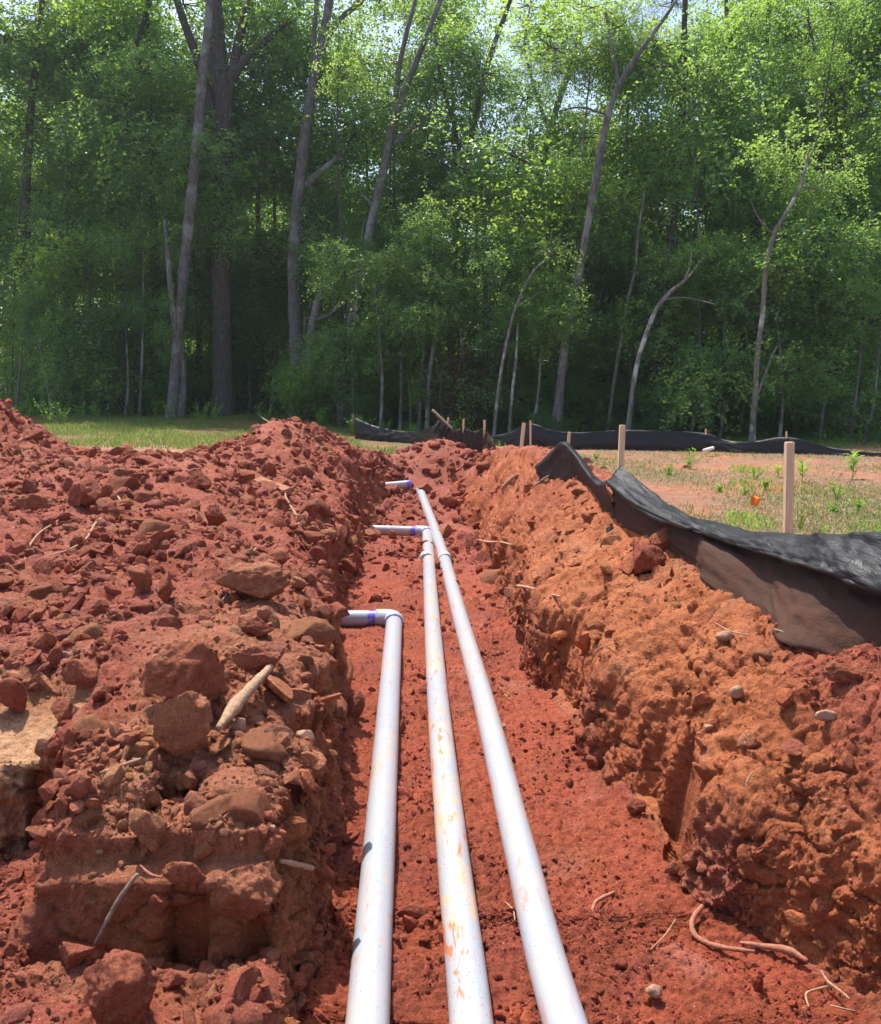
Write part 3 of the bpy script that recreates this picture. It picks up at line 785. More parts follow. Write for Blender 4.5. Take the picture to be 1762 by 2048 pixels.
# stones
STONES = [(132, 1313, 30, 24, 'egg-shaped pale stone on the left spoil'), (1652, 1432, 50, 24, 'flat pale stone on the right bank near the edge of view'),
          (1474, 1386, 30, 34, 'tall pale pinkish stone on the right bank'), (1306, 1985, 36, 30, 'rounded tan stone on the trench floor near the bottom'),
          (480, 1453, 32, 38, 'upright tan stone beside the foot of the thick stick'), (640, 1075, 26, 18, 'pale oval stone at the top of the left trench wall'),
          (610, 1473, 40, 26, 'flat tan stone by the left trench wall'), (200, 1702, 16, 14, 'small round pinkish stone on the ridge corner'),
          (1450, 1272, 40, 22, 'flat sandy stone on the right bank below the fabric'), (1415, 1455, 26, 14, 'thin pale stone chip on the right bank'),
          (545, 1655, 14, 14, 'tiny round pinkish stone at the top of the near ridge'), (1008, 1452, 10, 12, 'small white pebble beside the right pipe')]
for q, (px, py, w_, h_, lab) in enumerate(STONES):
    o = big_clod(px, py, w_, h_, lab, 'stone', 300 + q, 3, group=None, cat='stone', fine=.012, cuts=3)
    o.name = 'stone'; o.data.name = 'stone'

# ------------------------------------------------------------------ tubes
def catmull(P, n):
    P = [Vector(p) for p in P]
    if len(P) == 2:
        return [P[0].lerp(P[1], i / n) for i in range(n + 1)]
    Q = [P[0] * 2 - P[1]] + P + [P[-1] * 2 - P[-2]]
    out = []
    m = len(P) - 1
    for i in range(n + 1):
        t_ = i / n * m; k = min(int(t_), m - 1); f = t_ - k
        a, b, c, d = Q[k], Q[k + 1], Q[k + 2], Q[k + 3]
        out.append(.5 * ((2 * b) + (c - a) * f + (2 * a - 5 * b + 4 * c - d) * f * f + (3 * b - a - 3 * c + d) * f ** 3))
    return out
def tube_arrays(pts, radii, seg=10, cap=True, rough=0.0, seed=0):
    pts = np.array([p[:] for p in pts]); n = len(pts)
    radii = np.interp(np.linspace(0, 1, n), np.linspace(0, 1, len(radii)), radii)
    T = np.gradient(pts, axis=0); T /= np.linalg.norm(T, axis=1)[:, None]
    up = np.array([0, 0, 1.0]) if abs(T[0][2]) < .8 else np.array([1.0, 0, 0])
    a = np.cross(T[0], up); a /= np.linalg.norm(a)
    A = []
    for i in range(n):
        a = a - T[i] * (a @ T[i]); a /= np.linalg.norm(a); A.append(a)
    A = np.array(A); B = np.cross(T, A)
    th = np.linspace(0, 2 * np.pi, seg, endpoint=False)
    ring = A[:, None, :] * np.cos(th)[None, :, None] + B[:, None, :] * np.sin(th)[None, :, None]
    rr = radii[:, None, None]
    Vv = pts[:, None, :] + ring * rr
    if rough:
        nn = fbm((Vv.reshape(-1, 3) / max(radii.max(), 1e-4) * .6) + seed, 3).reshape(n, seg, 1)
        Vv = Vv + ring * rr * rough * nn
    Vv = Vv.reshape(-1, 3)
    i0 = np.arange(n - 1)[:, None] * seg; j = np.arange(seg)[None]; j2 = (j + 1) % seg
    F_ = np.stack([i0 + j, i0 + j2, i0 + seg + j2, i0 + seg + j], 2).reshape(-1, 4)
    fl = [F_]
    if cap:
        Vv = np.concatenate([Vv, pts[:1], pts[-1:]]); c0, c1 = n * seg, n * seg + 1
        jj = np.arange(seg); jn = (jj + 1) % seg
        fl.append(np.concatenate([np.stack([np.full(seg, c0), jn, jj], 1), np.stack([np.full(seg, c1), (n - 1) * seg + jj, (n - 1) * seg + jn], 1)]))
    return Vv, fl
def tube(name, pts, radii, mat, parent=None, seg=10, res=None, rough=0.0, seed=0, fattr=None, smooth=True):
    P_ = catmull(pts, res or max(4, (len(pts) - 1) * 6))
    vv, fl = tube_arrays(P_, radii, seg, True, rough, seed)
    fa = fattr(vv) if fattr else None
    me = mesh_np(name, vv, fl, smooth, fattr=fa, mats=[mat] if not isinstance(mat, str) else [M[mat]])
    return link(name, me, None, parent)
def join_tubes(specs, seg=8, rough=0.0):
    Vs, Fq, Ft = [], [], []; off = 0
    for q, (pts, radii) in enumerate(specs):
        P_ = catmull(pts, max(4, (len(pts) - 1) * 5))
        vv, fl = tube_arrays(P_, radii, seg, True, rough, q * 3.7)
        Vs.append(vv); Fq.append(fl[0] + off); Ft.append(fl[1] + off); off += len(vv)
    return np.concatenate(Vs), [np.concatenate(Fq), np.concatenate(Ft)]

# ------------------------------------------------------------------ pipes
PR = 0.0572
def pipe_part(name, pts, mat, parent, r_=PR, dirt=1.0, socket=None, seg=36, res=60, flip=False):
    def fa(vv):
        if socket is None: al = np.full(len(vv), 9.0)
        else:
            ax = np.array(pts[-1][:]) - np.array(pts[0][:]); ax /= np.linalg.norm(ax)
            al = np.abs((vv - np.array(socket)) @ ax)
        return {'along': al, 'dirt': np.full(len(vv), dirt)}
    return tube(name, pts, [r_], mat, parent, seg, res, fattr=fa)
ZP = 0.066
def ringpart(name, c, d, r_, w_, mat, parent):
    c = Vector(c); d = Vector(d).normalized()
    return tube(name, [c - d * w_ / 2, c + d * w_ / 2], [r_], mat, parent, 36, 2)
# left pipe
A0 = Vector((-.125, .55, ZP)); A1 = Vector((-.325, 6.02, ZP + .01))
t1 = empty('drain_pipe', A0); tag(t1, 'left white plastic pipe ending in an elbow that turns into the left bank', 'pipe', 'white drain pipes in the trench')
def P_in(root, pts): return [Vector(p) - root.location for p in pts]
dA = (A1 - A0).normalized()
pipe_part('pipe_run', P_in(t1, [A0, atz(735, 2048, ZP), atz(762, 1640, ZP), A1]), 'pvc', t1, dirt=.55, socket=(A1 - t1.location)[:], res=160)
# elbow : sweep 90 degrees toward -x
def elbow(name, corner, din, dout, parent, rr=.066, bend=.075):
    corner = Vector(corner); din = Vector(din).normalized(); dout = Vector(dout).normalized()
    a = corner - din * (bend + .055); b = corner - din * bend; c_ = corner + dout * bend; d = corner + dout * (bend + .055)
    pts = [a, b]
    for q in range(1, 9):
        f = q / 9; pts.append((b * (1 - f) ** 2 + corner * 2 * f * (1 - f) + c_ * f ** 2))
    pts += [c_, d]
    vv, fl = tube_arrays(pts, [rr], 36, True)
    return link(name, mesh_np(name, vv, fl, True, mats=[M['pvc_clean']]), None, parent)
cornA = A1 + Vector((-.004, .10, 0)) - t1.location
outA = Vector((-1, .012, 0))
elbow('elbow', cornA, dA, outA, t1)
ringpart('primer_stain', cornA - dA * .132, dA, .0605, .012, 'primer', t1)
bA = cornA + outA * .13
pipe_part('branch_pipe', [bA - outA * .02, bA + outA * 1.0], 'pvc', t1, dirt=.10, socket=bA[:], res=60)
# printed line on the branch pipe (tiny manufacturer's print)
def print_line(parent, c, s, size):
    cu = bpy.data.curves.new('printed_lettering', 'FONT'); cu.body = s; cu.size = size; cu.extrude = .0
    cu.materials.append(M['ink'])
    o = bpy.data.objects.new('printed_lettering', cu); col.objects.link(o)
    dg_ = bpy.context.evaluated_depsgraph_get(); mm = bpy.data.meshes.new_from_object(o.evaluated_get(dg_))
    bpy.data.objects.remove(o)
    vv = np.array([v.co[:] for v in mm.vertices])
    # wrap the text round the pipe: x stays, y becomes the angle
    th0 = R(28)
    th = th0 + vv[:, 1] / PR
    rr = PR + .0008
    for v, x_, t_ in zip(mm.vertices, vv[:, 0], th):
        v.co = (x_, -rr * math.cos(t_), rr * math.sin(t_))
    o = link('printed_lettering', mm, None, parent); o.location = c; return o
print_line(t1, bA + outA * .40, 'PVC 1120 PR SDR 26 PSI', .011)
# middle pipe
B0 = Vector((.125, .55, ZP)); B1 = Vector((-.150, 9.85, ZP + .03))
t2 = empty('drain_pipe', B0); tag(t2, 'middle white plastic pipe smeared with orange clay, ending in the second elbow', 'pipe', 'white drain pipes in the trench')
Bm = [B0, atz(943, 2048, ZP), atz(905, 1700, ZP), atz(876, 1400, ZP), atz(862, 1200, ZP), B1]
pipe_part('pipe_run', P_in(t2, Bm), 'pvc', t2, dirt=1.3, socket=(B1 - t2.location)[:], res=260)
cB = at(853, 1103, 8.35); cB.z = ZP + .02
ringpart('coupling', cB - t2.location, (-.03, 1, 0), .066, .16, 'pvc_clean', t2)
dB = Vector((-.03, 1, 0)).normalized(); cornB = B1 + Vector((-.003, .10, 0)) - t2.location
outB = Vector((-1, .05, .02))
elbow('elbow', cornB, dB, outB, t2)
bB = cornB + outB.normalized() * .13
pipe_part('branch_pipe', [bB - outB * .02, bB + outB * .9], 'pvc', t2, dirt=1.3, socket=bB[:], res=60)
# right pipe
C0 = Vector((.46, .55, ZP))
Cp = [C0, atz(1130, 2048, ZP), atz(1040, 1700, ZP), atz(967, 1400, ZP), atz(922, 1240, ZP), atz(888, 1120, ZP), at(867, 1052, 10.1), at(853, 1015, 11.2), at(840, 980, 12.1)]
for k_, zz in ((1, ZP), (2, ZP), (3, ZP), (4, ZP)): Cp[k_].z = zz
Cp[5].z = ZP + .02
t3 = empty('drain_pipe', C0); tag(t3, 'right and longest white plastic pipe running on to the far end heap', 'pipe', 'white drain pipes in the trench')
pipe_part('pipe_run', P_in(t3, Cp), 'pvc', t3, dirt=.55, res=320)
cC = (Cp[5] + Vector((.008, -.05, 0)) - t3.location)
ringpart('coupling', cC, Cp[5] - Cp[4], .066, .16, 'pvc_clean', t3)
# far stub
D0 = at(768, 975, 12.0); D1 = at(822, 968, 12.1)
t4 = empty('pipe_stub', D0); tag(t4, 'short white pipe stub with purple primer poking from the far left of the trench', 'pipe')
pipe_part('pipe_run', P_in(t4, [D0 - Vector((.35, 0, .02)), D1]), 'pvc', t4, dirt=1.2, socket=(D1 - D0)[:], res=30)

# ------------------------------------------------------------------ wooden stakes
def box_mesh(name, sx, sy, z0, z1, mat, tilt=0.0, bev=.003):
    import bmesh
    bm = bmesh.new()
    bmesh.ops.create_cube(bm, size=1)
    for v in bm.verts:
        v.co.x *= sx; v.co.y *= sy; v.co.z = z0 if v.co.z < 0 else z1
    bmesh.ops.bevel(bm, geom=list(bm.edges), offset=bev, segments=2, affect='EDGES')
    me = bpy.data.meshes.new(name); bm.to_mesh(me); bm.free(); me.materials.append(M[mat]); return me
def stake(pt, pb, w_, label, mat='stake', group='wooden fence stakes'):
    """top and bottom as (px, py) at one distance d"""
    (tx, ty), (bx, by), d = pt, pb, w_[1]
    T_ = at(tx, ty, d); B_ = at(bx, by, d)
    L = (T_ - B_).length; wid = w_[0] * d / FPX
    o = link('fence_stake', box_mesh('fence_stake', wid, wid * .95, -.25, L, mat))
    o.location = B_
    q = (T_ - B_).to_track_quat('Z', 'Y'); o.rotation_mode = 'QUATERNION'
    o.rotation_quaternion = q
    tag(o, label, 'stake', group); return o
stake((1579, 884), (1575, 1085), (16.5, 4.35), 'nearest and tallest wooden stake, standing free of the sagging fabric')
stake((1245, 850), (1240, 960), (11.5, 5.85), 'wooden stake holding the black fabric at the notch of the near fence')
stake((1139, 864), (1133, 925), (6, 7.6), 'small wooden stake behind the peak of the near black fabric')
stake((1048, 846), (1040, 922), (7, 10.5), 'leaning wooden stake standing free between near and far fences')
stake((927, 838), (927, 872), (4, 14.6), 'short pale stake top at the left of the brown fabric panel')
stake((969, 840), (969, 872), (4.5, 14.4), 'short pale stake top in the middle of the brown fabric panel')
stake((897, 835), (890, 870), (4, 14.8), 'thin leaning stake beside the torn fabric scraps')
stake((1061, 841), (1061, 880), (3.5, 17.0), 'tiny stake top at the first peak of the far fence')
stake((1412, 858), (1411, 895), (3, 16.6), 'tiny stake top in the middle of the far fence')
stake((1573, 863), (1573, 900), (3, 15.8), 'tiny stake top on the right rise of the far fence')
stake((706, 828), (711, 866), (4, 19.5), 'grey post at the left end of the far fence', 'stick_grey')

# ------------------------------------------------------------------ silt fence
def loft(name, rails, ns, nt, mat, parent=None, wr=.012, wf=5.0, dust=None, fold=0.0, seed=0, thick=.002):
    """rails: list of polylines (same length) -> a smooth sheet"""
    R_ = [np.array([p[:] for p in catmull(rl, ns - 1)]) for rl in rails]
    m = len(R_)
    G = np.zeros((ns, nt, 3)); tt = np.linspace(0, m - 1, nt)
    for i in range(ns):
        ctrl = [Vector(R_[k][i]) for k in range(m)]
        G[i] = np.array([p[:] for p in catmull(ctrl, nt - 1)])
    n_ = grid_normals(G)
    gg = G.reshape(-1, 3)
    w_ = fbm(np.stack([np.repeat(np.linspace(0, ns / nt * wf * .35, ns), nt), np.tile(np.linspace(0, wf * .9, nt), ns), np.full(ns * nt, seed)], 1) * 1.5, 3)
    w2 = gnoise(np.stack([np.repeat(np.linspace(0, ns / nt * wf * .9, ns), nt) + np.tile(np.linspace(0, 2.5, nt), ns), np.tile(np.linspace(0, wf * 2.2, nt), ns), np.full(ns * nt, seed + 4)], 1))
    gg = gg + n_.reshape(-1, 3) * (wr * w_ * 2 + wr * .35 * w2)[:, None]
    id_ = np.arange(ns * nt).reshape(ns, nt)
    F_ = np.stack([id_[:-1, :-1], id_[:-1, 1:], id_[1:, 1:], id_[1:, :-1]], 2).reshape(-1, 4)
    du = np.tile(np.interp(np.linspace(0, 1, nt), np.linspace(0, 1, len(dust)), dust), ns)
    me = mesh_np(name, gg, F_, True, fattr={'dust': du}, mats=[M[mat]])
    o = link(name, me, None, parent)
    md = o.modifiers.new('thickness', 'SOLIDIFY'); md.thickness = thick
    return o
def pts(l): return [at(*p) for p in l]
f1 = empty('silt_fence', at(1579, 1085, 4.35)); f1.location = (0, 0, 0)
tag(f1, 'near black silt fence sagging beside the trench on the right bank, brown dusty below', 'fence')
base = [(1229, 1050, 5.72), (1300, 1078, 5.0), (1385, 1130, 4.4), (1410, 1165, 4.0), (1525, 1240, 3.45), (1560, 1282, 3.15), (1640, 1305, 3.0), (1762, 1345, 2.80), (1990, 1420, 2.45)]
mid = [(1228, 1000, 5.70), (1296, 1042, 5.05), (1380, 1085, 4.45), (1415, 1100, 4.10), (1520, 1160, 3.62), (1570, 1190, 3.35), (1650, 1210, 3.10), (1762, 1250, 2.87), (1990, 1310, 2.5)]
under = [(1222, 975, 5.72), (1290, 1018, 5.12), (1370, 1050, 4.60), (1420, 1066, 4.32), (1510, 1096, 3.82), (1580, 1118, 3.50), (1655, 1142, 3.22), (1762, 1182, 2.95), (1990, 1242, 2.58)]
lip = [(1212, 968, 5.66), (1282, 1022, 5.00), (1366, 1056, 4.45), (1420, 1073, 4.15), (1506, 1100, 3.66), (1580, 1122, 3.34), (1655, 1148, 3.06), (1762, 1188, 2.80), (1990, 1250, 2.42)]
lipup = [(1222, 955, 5.68), (1286, 1003, 5.05), (1368, 1040, 4.52), (1424, 1058, 4.22), (1510, 1080, 3.72), (1590, 1098, 3.40), (1660, 1112, 3.12), (1762, 1130, 2.87), (1990, 1160, 2.48)]
top = [(1243, 930, 5.76), (1292, 975, 5.35), (1352, 1015, 4.95), (1420, 1045, 4.55), (1510, 1062, 3.95), (1590, 1067, 3.62), (1660, 1068, 3.30), (1762, 1067, 3.0), (1990, 1062, 2.6)]
loft('fabric_sheet', [pts(base), pts(mid), pts(under), pts(lip), pts(lipup), pts(top)], 190, 60, 'fabric', f1, .012, 7, dust=[1, 1, .85, .25, .05, .04, .02, .02])
# left piece of the near fence up to the peak
base = [(1229, 1050, 5.70), (1212, 1022, 6.0), (1186, 1000, 6.5), (1160, 990, 6.9), (1135, 985, 7.2), (1105, 985, 7.5), (1080, 980, 7.8)]
midl = [(1222, 1000, 5.72), (1205, 990, 6.0), (1180, 965, 6.45), (1155, 940, 6.85), (1130, 925, 7.15), (1100, 935, 7.5), (1076, 950, 7.8)]
topl = [(1212, 968, 5.66), (1198, 970, 5.95), (1178, 952, 6.35), (1152, 915, 6.8), (1126, 888, 7.15), (1100, 908, 7.5), (1070, 936, 7.85)]
backl = [(1243, 930, 5.78), (1226, 962, 6.15), (1200, 958, 6.6), (1166, 918, 7.0), (1132, 884, 7.3), (1104, 905, 7.7), (1072, 934, 8.0)]
loft('fabric_sheet', [pts(base), pts(midl), pts(topl), pts(backl)], 90, 30, 'fabric', f1, .010, 5, dust=[.5, .3, .1, .02], seed=3)
# far fences
def far_fence(label, tops, bots, dust, seed):
    f = empty('silt_fence', (0, 0, 0)); tag(f, label, 'fence')
    mids = [Vector(a).lerp(Vector(b), .5) + Vector((0, -.05, 0)) for a, b in zip(pts(tops), pts(bots))]
    loft('fabric_sheet', [pts(bots), mids, pts(tops)], 120, 16, 'fabric_far', f, .02, 6, dust=dust, seed=seed)
    return f
far_fence('black far fence panel sagging like a hammock left of the torn scraps', [(706, 834, 19.5), (750, 852, 19.0), (800, 862, 18.5), (845, 860, 17.5), (880, 845, 16.0), (905, 842, 15.0)],
          [(710, 880, 19.5), (750, 888, 19.0), (800, 892, 18.5), (845, 892, 17.5), (885, 894, 16.0), (908, 900, 15.0)], [.3, .1, .0], 1)
f3 = far_fence('brown dusty fence panel standing at the far end of the trench', [(880, 868, 14.9), (902, 862, 14.7), (927, 857, 14.6), (950, 862, 14.5), (969, 858, 14.4), (985, 882, 14.0), (1000, 905, 13.6)],
          [(895, 925, 14.9), (905, 930, 14.7), (927, 935, 14.6), (950, 938, 14.5), (969, 940, 14.4), (985, 940, 14.0), (1002, 935, 13.6)], [1, .9, .5], 2)
far_fence('long black far fence running from the trench end to the right edge', [(985, 872, 18.0), (1020, 864, 17.6), (1061, 847, 17.2), (1110, 862, 17.0), (1180, 864, 17.0), (1245, 860, 16.9), (1330, 862, 16.8), (1411, 866, 16.6), (1450, 880, 16.4), (1500, 884, 16.0), (1573, 874, 15.8), (1640, 890, 15.5), (1700, 900, 15.2), (1790, 908, 15.0)],
          [(990, 905, 18.0), (1020, 905, 17.6), (1061, 906, 17.2), (1110, 908, 17.0), (1180, 910, 17.0), (1245, 912, 16.9), (1330, 913, 16.8), (1411, 914, 16.6), (1450, 918, 16.4), (1500, 920, 16.0), (1573, 922, 15.8), (1640, 928, 15.5), (1700, 932, 15.2), (1790, 936, 15.0)], [.3, .05, .0], 5)
# torn scraps hanging on the slanting stick
sst = tube('slanting_stick', [at(865, 820, 14.9), at(884, 838, 14.8), at(905, 858, 14.7)], [.022, .02], 'stick_grey', seg=8); tag(sst, 'grey slanting stick with torn fabric scraps at the trench end', 'stick')
for q, (a, b, lab) in enumerate([((878, 842), (873, 866), 'upper left torn grey scrap hanging on the slanting stick'), ((890, 850), (883, 874), 'middle torn grey scrap below the slanting stick'), ((897, 856), (898, 868), 'small torn grey scrap at the right under the slanting stick')]):
    vv = []
    A_, B_ = at(*a, 14.75), at(*b, 14.7)
    L = (B_ - A_)
    gv = []
    for i in range(9):
        for j in range(5):
            p = A_ + L * i / 8 + Vector(((j - 2) * .016 * (1 + i * .12) + .01 * math.sin(i * 1.3 + q), .02 * math.sin(j * 1.7 + i * .8), 0)); gv.append(p[:])
    id_ = np.arange(45).reshape(9, 5)
    F_ = np.stack([id_[:-1, :-1], id_[:-1, 1:], id_[1:, 1:], id_[1:, :-1]], 2).reshape(-1, 4)
    o = link('fabric_scrap', mesh_np('fabric_scrap', np.array(gv), F_, True, fattr={'dust': np.full(45, .4)}, mats=[M['fabric_far']]))
    md = o.modifiers.new('thickness', 'SOLIDIFY'); md.thickness = .003
    tag(o, lab, 'fabric scrap')

# ------------------------------------------------------------------ flag, scraps
fp = at(1503, 1050, 8.2); gz = ground_z(fp.x, 8.2)
fl = empty('marker_flag', (fp.x, 8.2, gz)); tag(fl, 'small bright orange marker flag on a wire in the grass patch', 'flag')
tube('wire', [(0, 0, -.05), (.003, 0, .15), (0, 0, at(1500, 990, 8.2).z - gz)], [.0018], 'stick_grey', fl, 6)
gv = []; zt = at(1500, 990, 8.2).z - gz; zb_ = at(1500, 1020, 8.2).z - gz
for i in range(8):
    for j in range(8):
        s_ = j / 7; gv.append((-.012 + s_ * .085 * (1 - .55 * i / 7), .02 * math.sin(s_ * 5 + i * .3), zt - (zt - zb_) * i / 7 - s_ * .028))
id_ = np.arange(64).reshape(8, 8)
o = link('flag_sheet', mesh_np('flag_sheet', np.array(gv), np.stack([id_[:-1, :-1], id_[:-1, 1:], id_[1:, 1:], id_[1:, :-1]], 2).reshape(-1, 4), True, mats=[M['orange']]), None, fl)
md = o.modifiers.new('thickness', 'SOLIDIFY'); md.thickness = .001
def scrap(name, px, py, d, w_, h_, mat, label, cat, seed, zoff=.01, flat=.25):
    p = at(px, py, d); g_ = ground_z(p.x, p.y)
    vv, ff = clod_shape(3, seed, (1, 1, 1), 9, .3, .10)
    s = d / FPX
    vv = vv * np.array([w_ * s / 2, w_ * s / 2 * .6, h_ * s / 2])
    o = link(name, mesh_np(name, vv, ff, False, mats=[M[mat]])); o.location = (p.x, p.y, max(g_, p.z - h_ * s / 2) + zoff)
    tag(o, label, cat); return o
h_, _ = hit(1228, 1052); scrap('plastic_bundle', 1228, 1050, h_.y - .05, 44, 26, 'black', 'crumpled black plastic lying at the foot of the near fence notch', 'plastic', 501, .0)
p1, _ = hit(1015, 1395)
k_ = scrap('tan_rag', 1015, 1385, p1.y, 26, 46, 'yellow', 'crumpled tan rag on the trench floor beside the right pipe', 'rag', 502, .0)
o = tube('pipe_offcut', [at(1408, 901, 15.2), at(1426, 896, 15.4)], [.03], 'white', seg=14); tag(o, 'short white pipe offcut lying before the far fence', 'pipe offcut')

# ------------------------------------------------------------------ roots and sticks
def root(pl, wpx, label, mat='wood', cat='root', lift=.5, rough=.35, seg=8, rise=None, name=None, group=None):
    P_ = []; rad = []
    n = len(pl); ws = wpx if isinstance(wpx, (list, tuple)) else [wpx] * n
    for q, (px, py) in enumerate(pl):
        p, nn = hit(px, py)
        dep = p.y * CP - (p.z - CAMZ) * SP
        r_ = ws[q] * dep / FPX / 2
        up = (rise[q] if rise else 0.0)
        p = at(px, py, p.y - .01 - up)
        P_.append(p); rad.append(r_ * .78)
    # straighten depth jumps
    ys = np.array([p.y for p in P_])
    if n > 2:
        fit = np.polyval(np.polyfit(np.arange(n), ys, 1), np.arange(n)); ys2 = .35 * ys + .65 * fit
        P_ = [at(px, py, float(yy)) for (px, py), yy in zip(pl, ys2)]
    c = P_[0].copy()
    o = tube(name or cat.replace(' ', '_'), [p - c for p in P_], rad, mat, None, seg, rough=rough, seed=px)
    o.location = c; tag(o, label, cat, group); return o
ROOTS = [
 ([(436, 1458), (470, 1412), (505, 1372), (535, 1340), (563, 1303)], [16, 36, 26, 20, 13], 'thick tan broken stick propped on the left bank beside the squarish clod', 'wood', 'stick'),
 ([(188, 1890), (215, 1840), (240, 1795), (275, 1748)], [6, 11, 11, 10], 'grey rough stick leaning down over the near pit corner', 'stick_grey', 'stick'),
 ([(200, 1546), (240, 1532), (282, 1518)], [7, 11, 9], 'pale broken twig lying at the pit corner under the sandy bench', 'wood', 'stick'),
 ([(98, 1112), (140, 1098), (172, 1078), (190, 1048), (210, 1032), (234, 1026)], [3, 5, 6, 6, 5, 4], 'long curved pale root on the left spoil, right one of two', 'wood', 'root'),
 ([(48, 1122), (60, 1090), (80, 1065), (110, 1045), (135, 1027)], [3, 5, 5, 4, 3], 'long curved pale root on the left spoil, left one of two', 'wood', 'root'),
 ([(443, 1203), (470, 1160), (490, 1130), (512, 1095)], [2.5, 4, 4, 3], 'thin upright twig crossing the wide brown clod', 'wood', 'stick'),
 ([(443, 1112), (490, 1124), (540, 1132), (566, 1134)], [3, 4, 4, 2.5], 'thin level twig on top of the wide brown clod', 'wood', 'stick'),
 ([(1405, 1812), (1386, 1838), (1388, 1868), (1420, 1888), (1460, 1897), (1510, 1903)], [12, 14, 15, 14, 12, 8], 'hooked brown root on the trench floor at the bottom right', 'root_red', 'root'),
 ([(1480, 1885), (1530, 1893), (1575, 1900), (1615, 1922)], [8, 16, 20, 12], 'short thick root entering the right wall foot at the bottom right', 'root_red', 'root'),
 ([(1184, 1826), (1190, 1806), (1206, 1795), (1230, 1784)], [9, 11, 11, 7], 'small curled reddish root on the trench floor right of the right pipe', 'root_red', 'root'),
 ([(1642, 1940), (1655, 1962), (1680, 1982), (1700, 1998)], [4, 7, 7, 4], 'pale thin root dangling from the wall at the bottom right', 'wood', 'root'),
 ([(1618, 2015), (1612, 1988), (1635, 1978), (1660, 1972)], [4, 6, 6, 4], 'pale angled root at the bottom right next to the dangling one', 'wood', 'root'),
 ([(1660, 2010), (1690, 2018), (1712, 2022)], [4, 5, 3], 'short pale root at the very bottom right', 'wood', 'root'),
 ([(1035, 1172), (1060, 1176), (1098, 1188), (1122, 1193)], [8, 8, 7, 4], 'pale root sticking out of the right wall at mid distance', 'wood', 'root'),
 ([(952, 1078), (975, 1084), (1000, 1084), (1026, 1090)], [3, 7, 6, 4], 'wavy pale root on the right bank beside the second elbow', 'wood', 'root'),
 ([(560, 1722), (590, 1728), (622, 1736), (636, 1742)], [10, 16, 15, 10], 'pale broken root stub on the edge of the near ridge', 'wood', 'root'),
 ([(1548, 1258), (1590, 1272), (1640, 1290), (1675, 1302)], [4, 8, 9, 5], 'brown root lying along the foot of the near fence', 'stick_grey', 'root'),
 ([(1064, 976), (1085, 960), (1104, 948)], [5, 6, 6], 'dark stick leaning on the bank left of the near fence peak', 'stick_grey', 'stick'),
 ([(1002, 978), (1018, 964), (1034, 950)], [4, 14, 10], 'splintered tan wood chunk on the far right bank', 'wood', 'wood chunk'),
 ([(598, 1050), (592, 1030), (574, 1000), (570, 984)], [6, 7, 5, 3], 'forked root standing up at the top of the left trench edge', 'wood', 'root'),
 ([(575, 1045), (596, 1050), (612, 1058)], [7, 9, 6], 'short bent root at the foot of the forked one', 'wood', 'root'),
 ([(248, 1018), (238, 996), (232, 990)], [5, 6, 4], 'short stubby root poking up on the upper left spoil', 'wood', 'root'),
 ([(500, 812), (520, 832), (545, 848)], [2, 3, 3], 'thin fallen branch behind the round red mound', 'stick_grey', 'branch'),
 ([(35, 882), (60, 872), (95, 868)], [3, 4, 3], 'thin root at the top of the far left heap', 'wood', 'root'),
 ([(1300, 1900), (1330, 1870), (1352, 1838)], [3, 4, 3], 'thin twig on the trench floor left of the hooked root', 'wood', 'twig'),
 ([(1010, 1803), (1026, 1820), (1030, 1842)], [3, 4, 3], 'tiny pale twig between the middle and right pipes', 'wood', 'twig'),
 ([(280, 1730), (300, 1748), (325, 1755)], [4, 8, 5], 'short reddish root on the near ridge left of the crimson clod', 'root_red', 'root'),
 ([(180, 1460), (215, 1466), (250, 1470)], [3, 5, 4], 'thin bare root lying along the back of the sandy bench', 'stick_grey', 'root'),
 ([(1430, 1245), (1460, 1262), (1500, 1270)], [3, 4, 3], 'thin root on the right bank below the fabric foot', 'wood', 'twig'),
 ([(1180, 1330), (1195, 1300), (1230, 1285)], [3, 4, 3], 'fine root fibre on the orange right wall', 'wood', 'root'),
 ([(1505, 1545), (1494, 1562), (1492, 1575)], [3, 4, 3], 'small curled fibre hanging on the right bank', 'wood', 'root'),
 ([(1360, 1100), (1345, 1088), (1372, 1075)], [5, 6, 4], 'grey root against the inner face of the near fence', 'stick_grey', 'root'),
]
for pl, w_, lab, mt, cat in ROOTS:
    root(pl, w_, lab, mt, cat, rise=([.10, .09, .09, .10, .12] if isinstance(w_, list) and w_[0] == 16 else [.02] * len(pl)))
# wood slab on the left spoil
p, n_ = hit(540, 972)
vv = at(512, 962, p.y - .1); ww = at(576, 985, p.y - .25)
o = link('wood_slab', box_mesh('wood_slab', (ww - vv).length, .12, -.03, .03, 'root_red', bev=.01)); o.location = (vv + ww) / 2; o.rotation_euler = (.2, math.atan2(vv.z - ww.z, (ww - vv).xy.length), math.atan2(ww.y - vv.y, ww.x - vv.x))
tag(o, 'clay-stained splintered wood slab on the upper left spoil', 'wood slab')

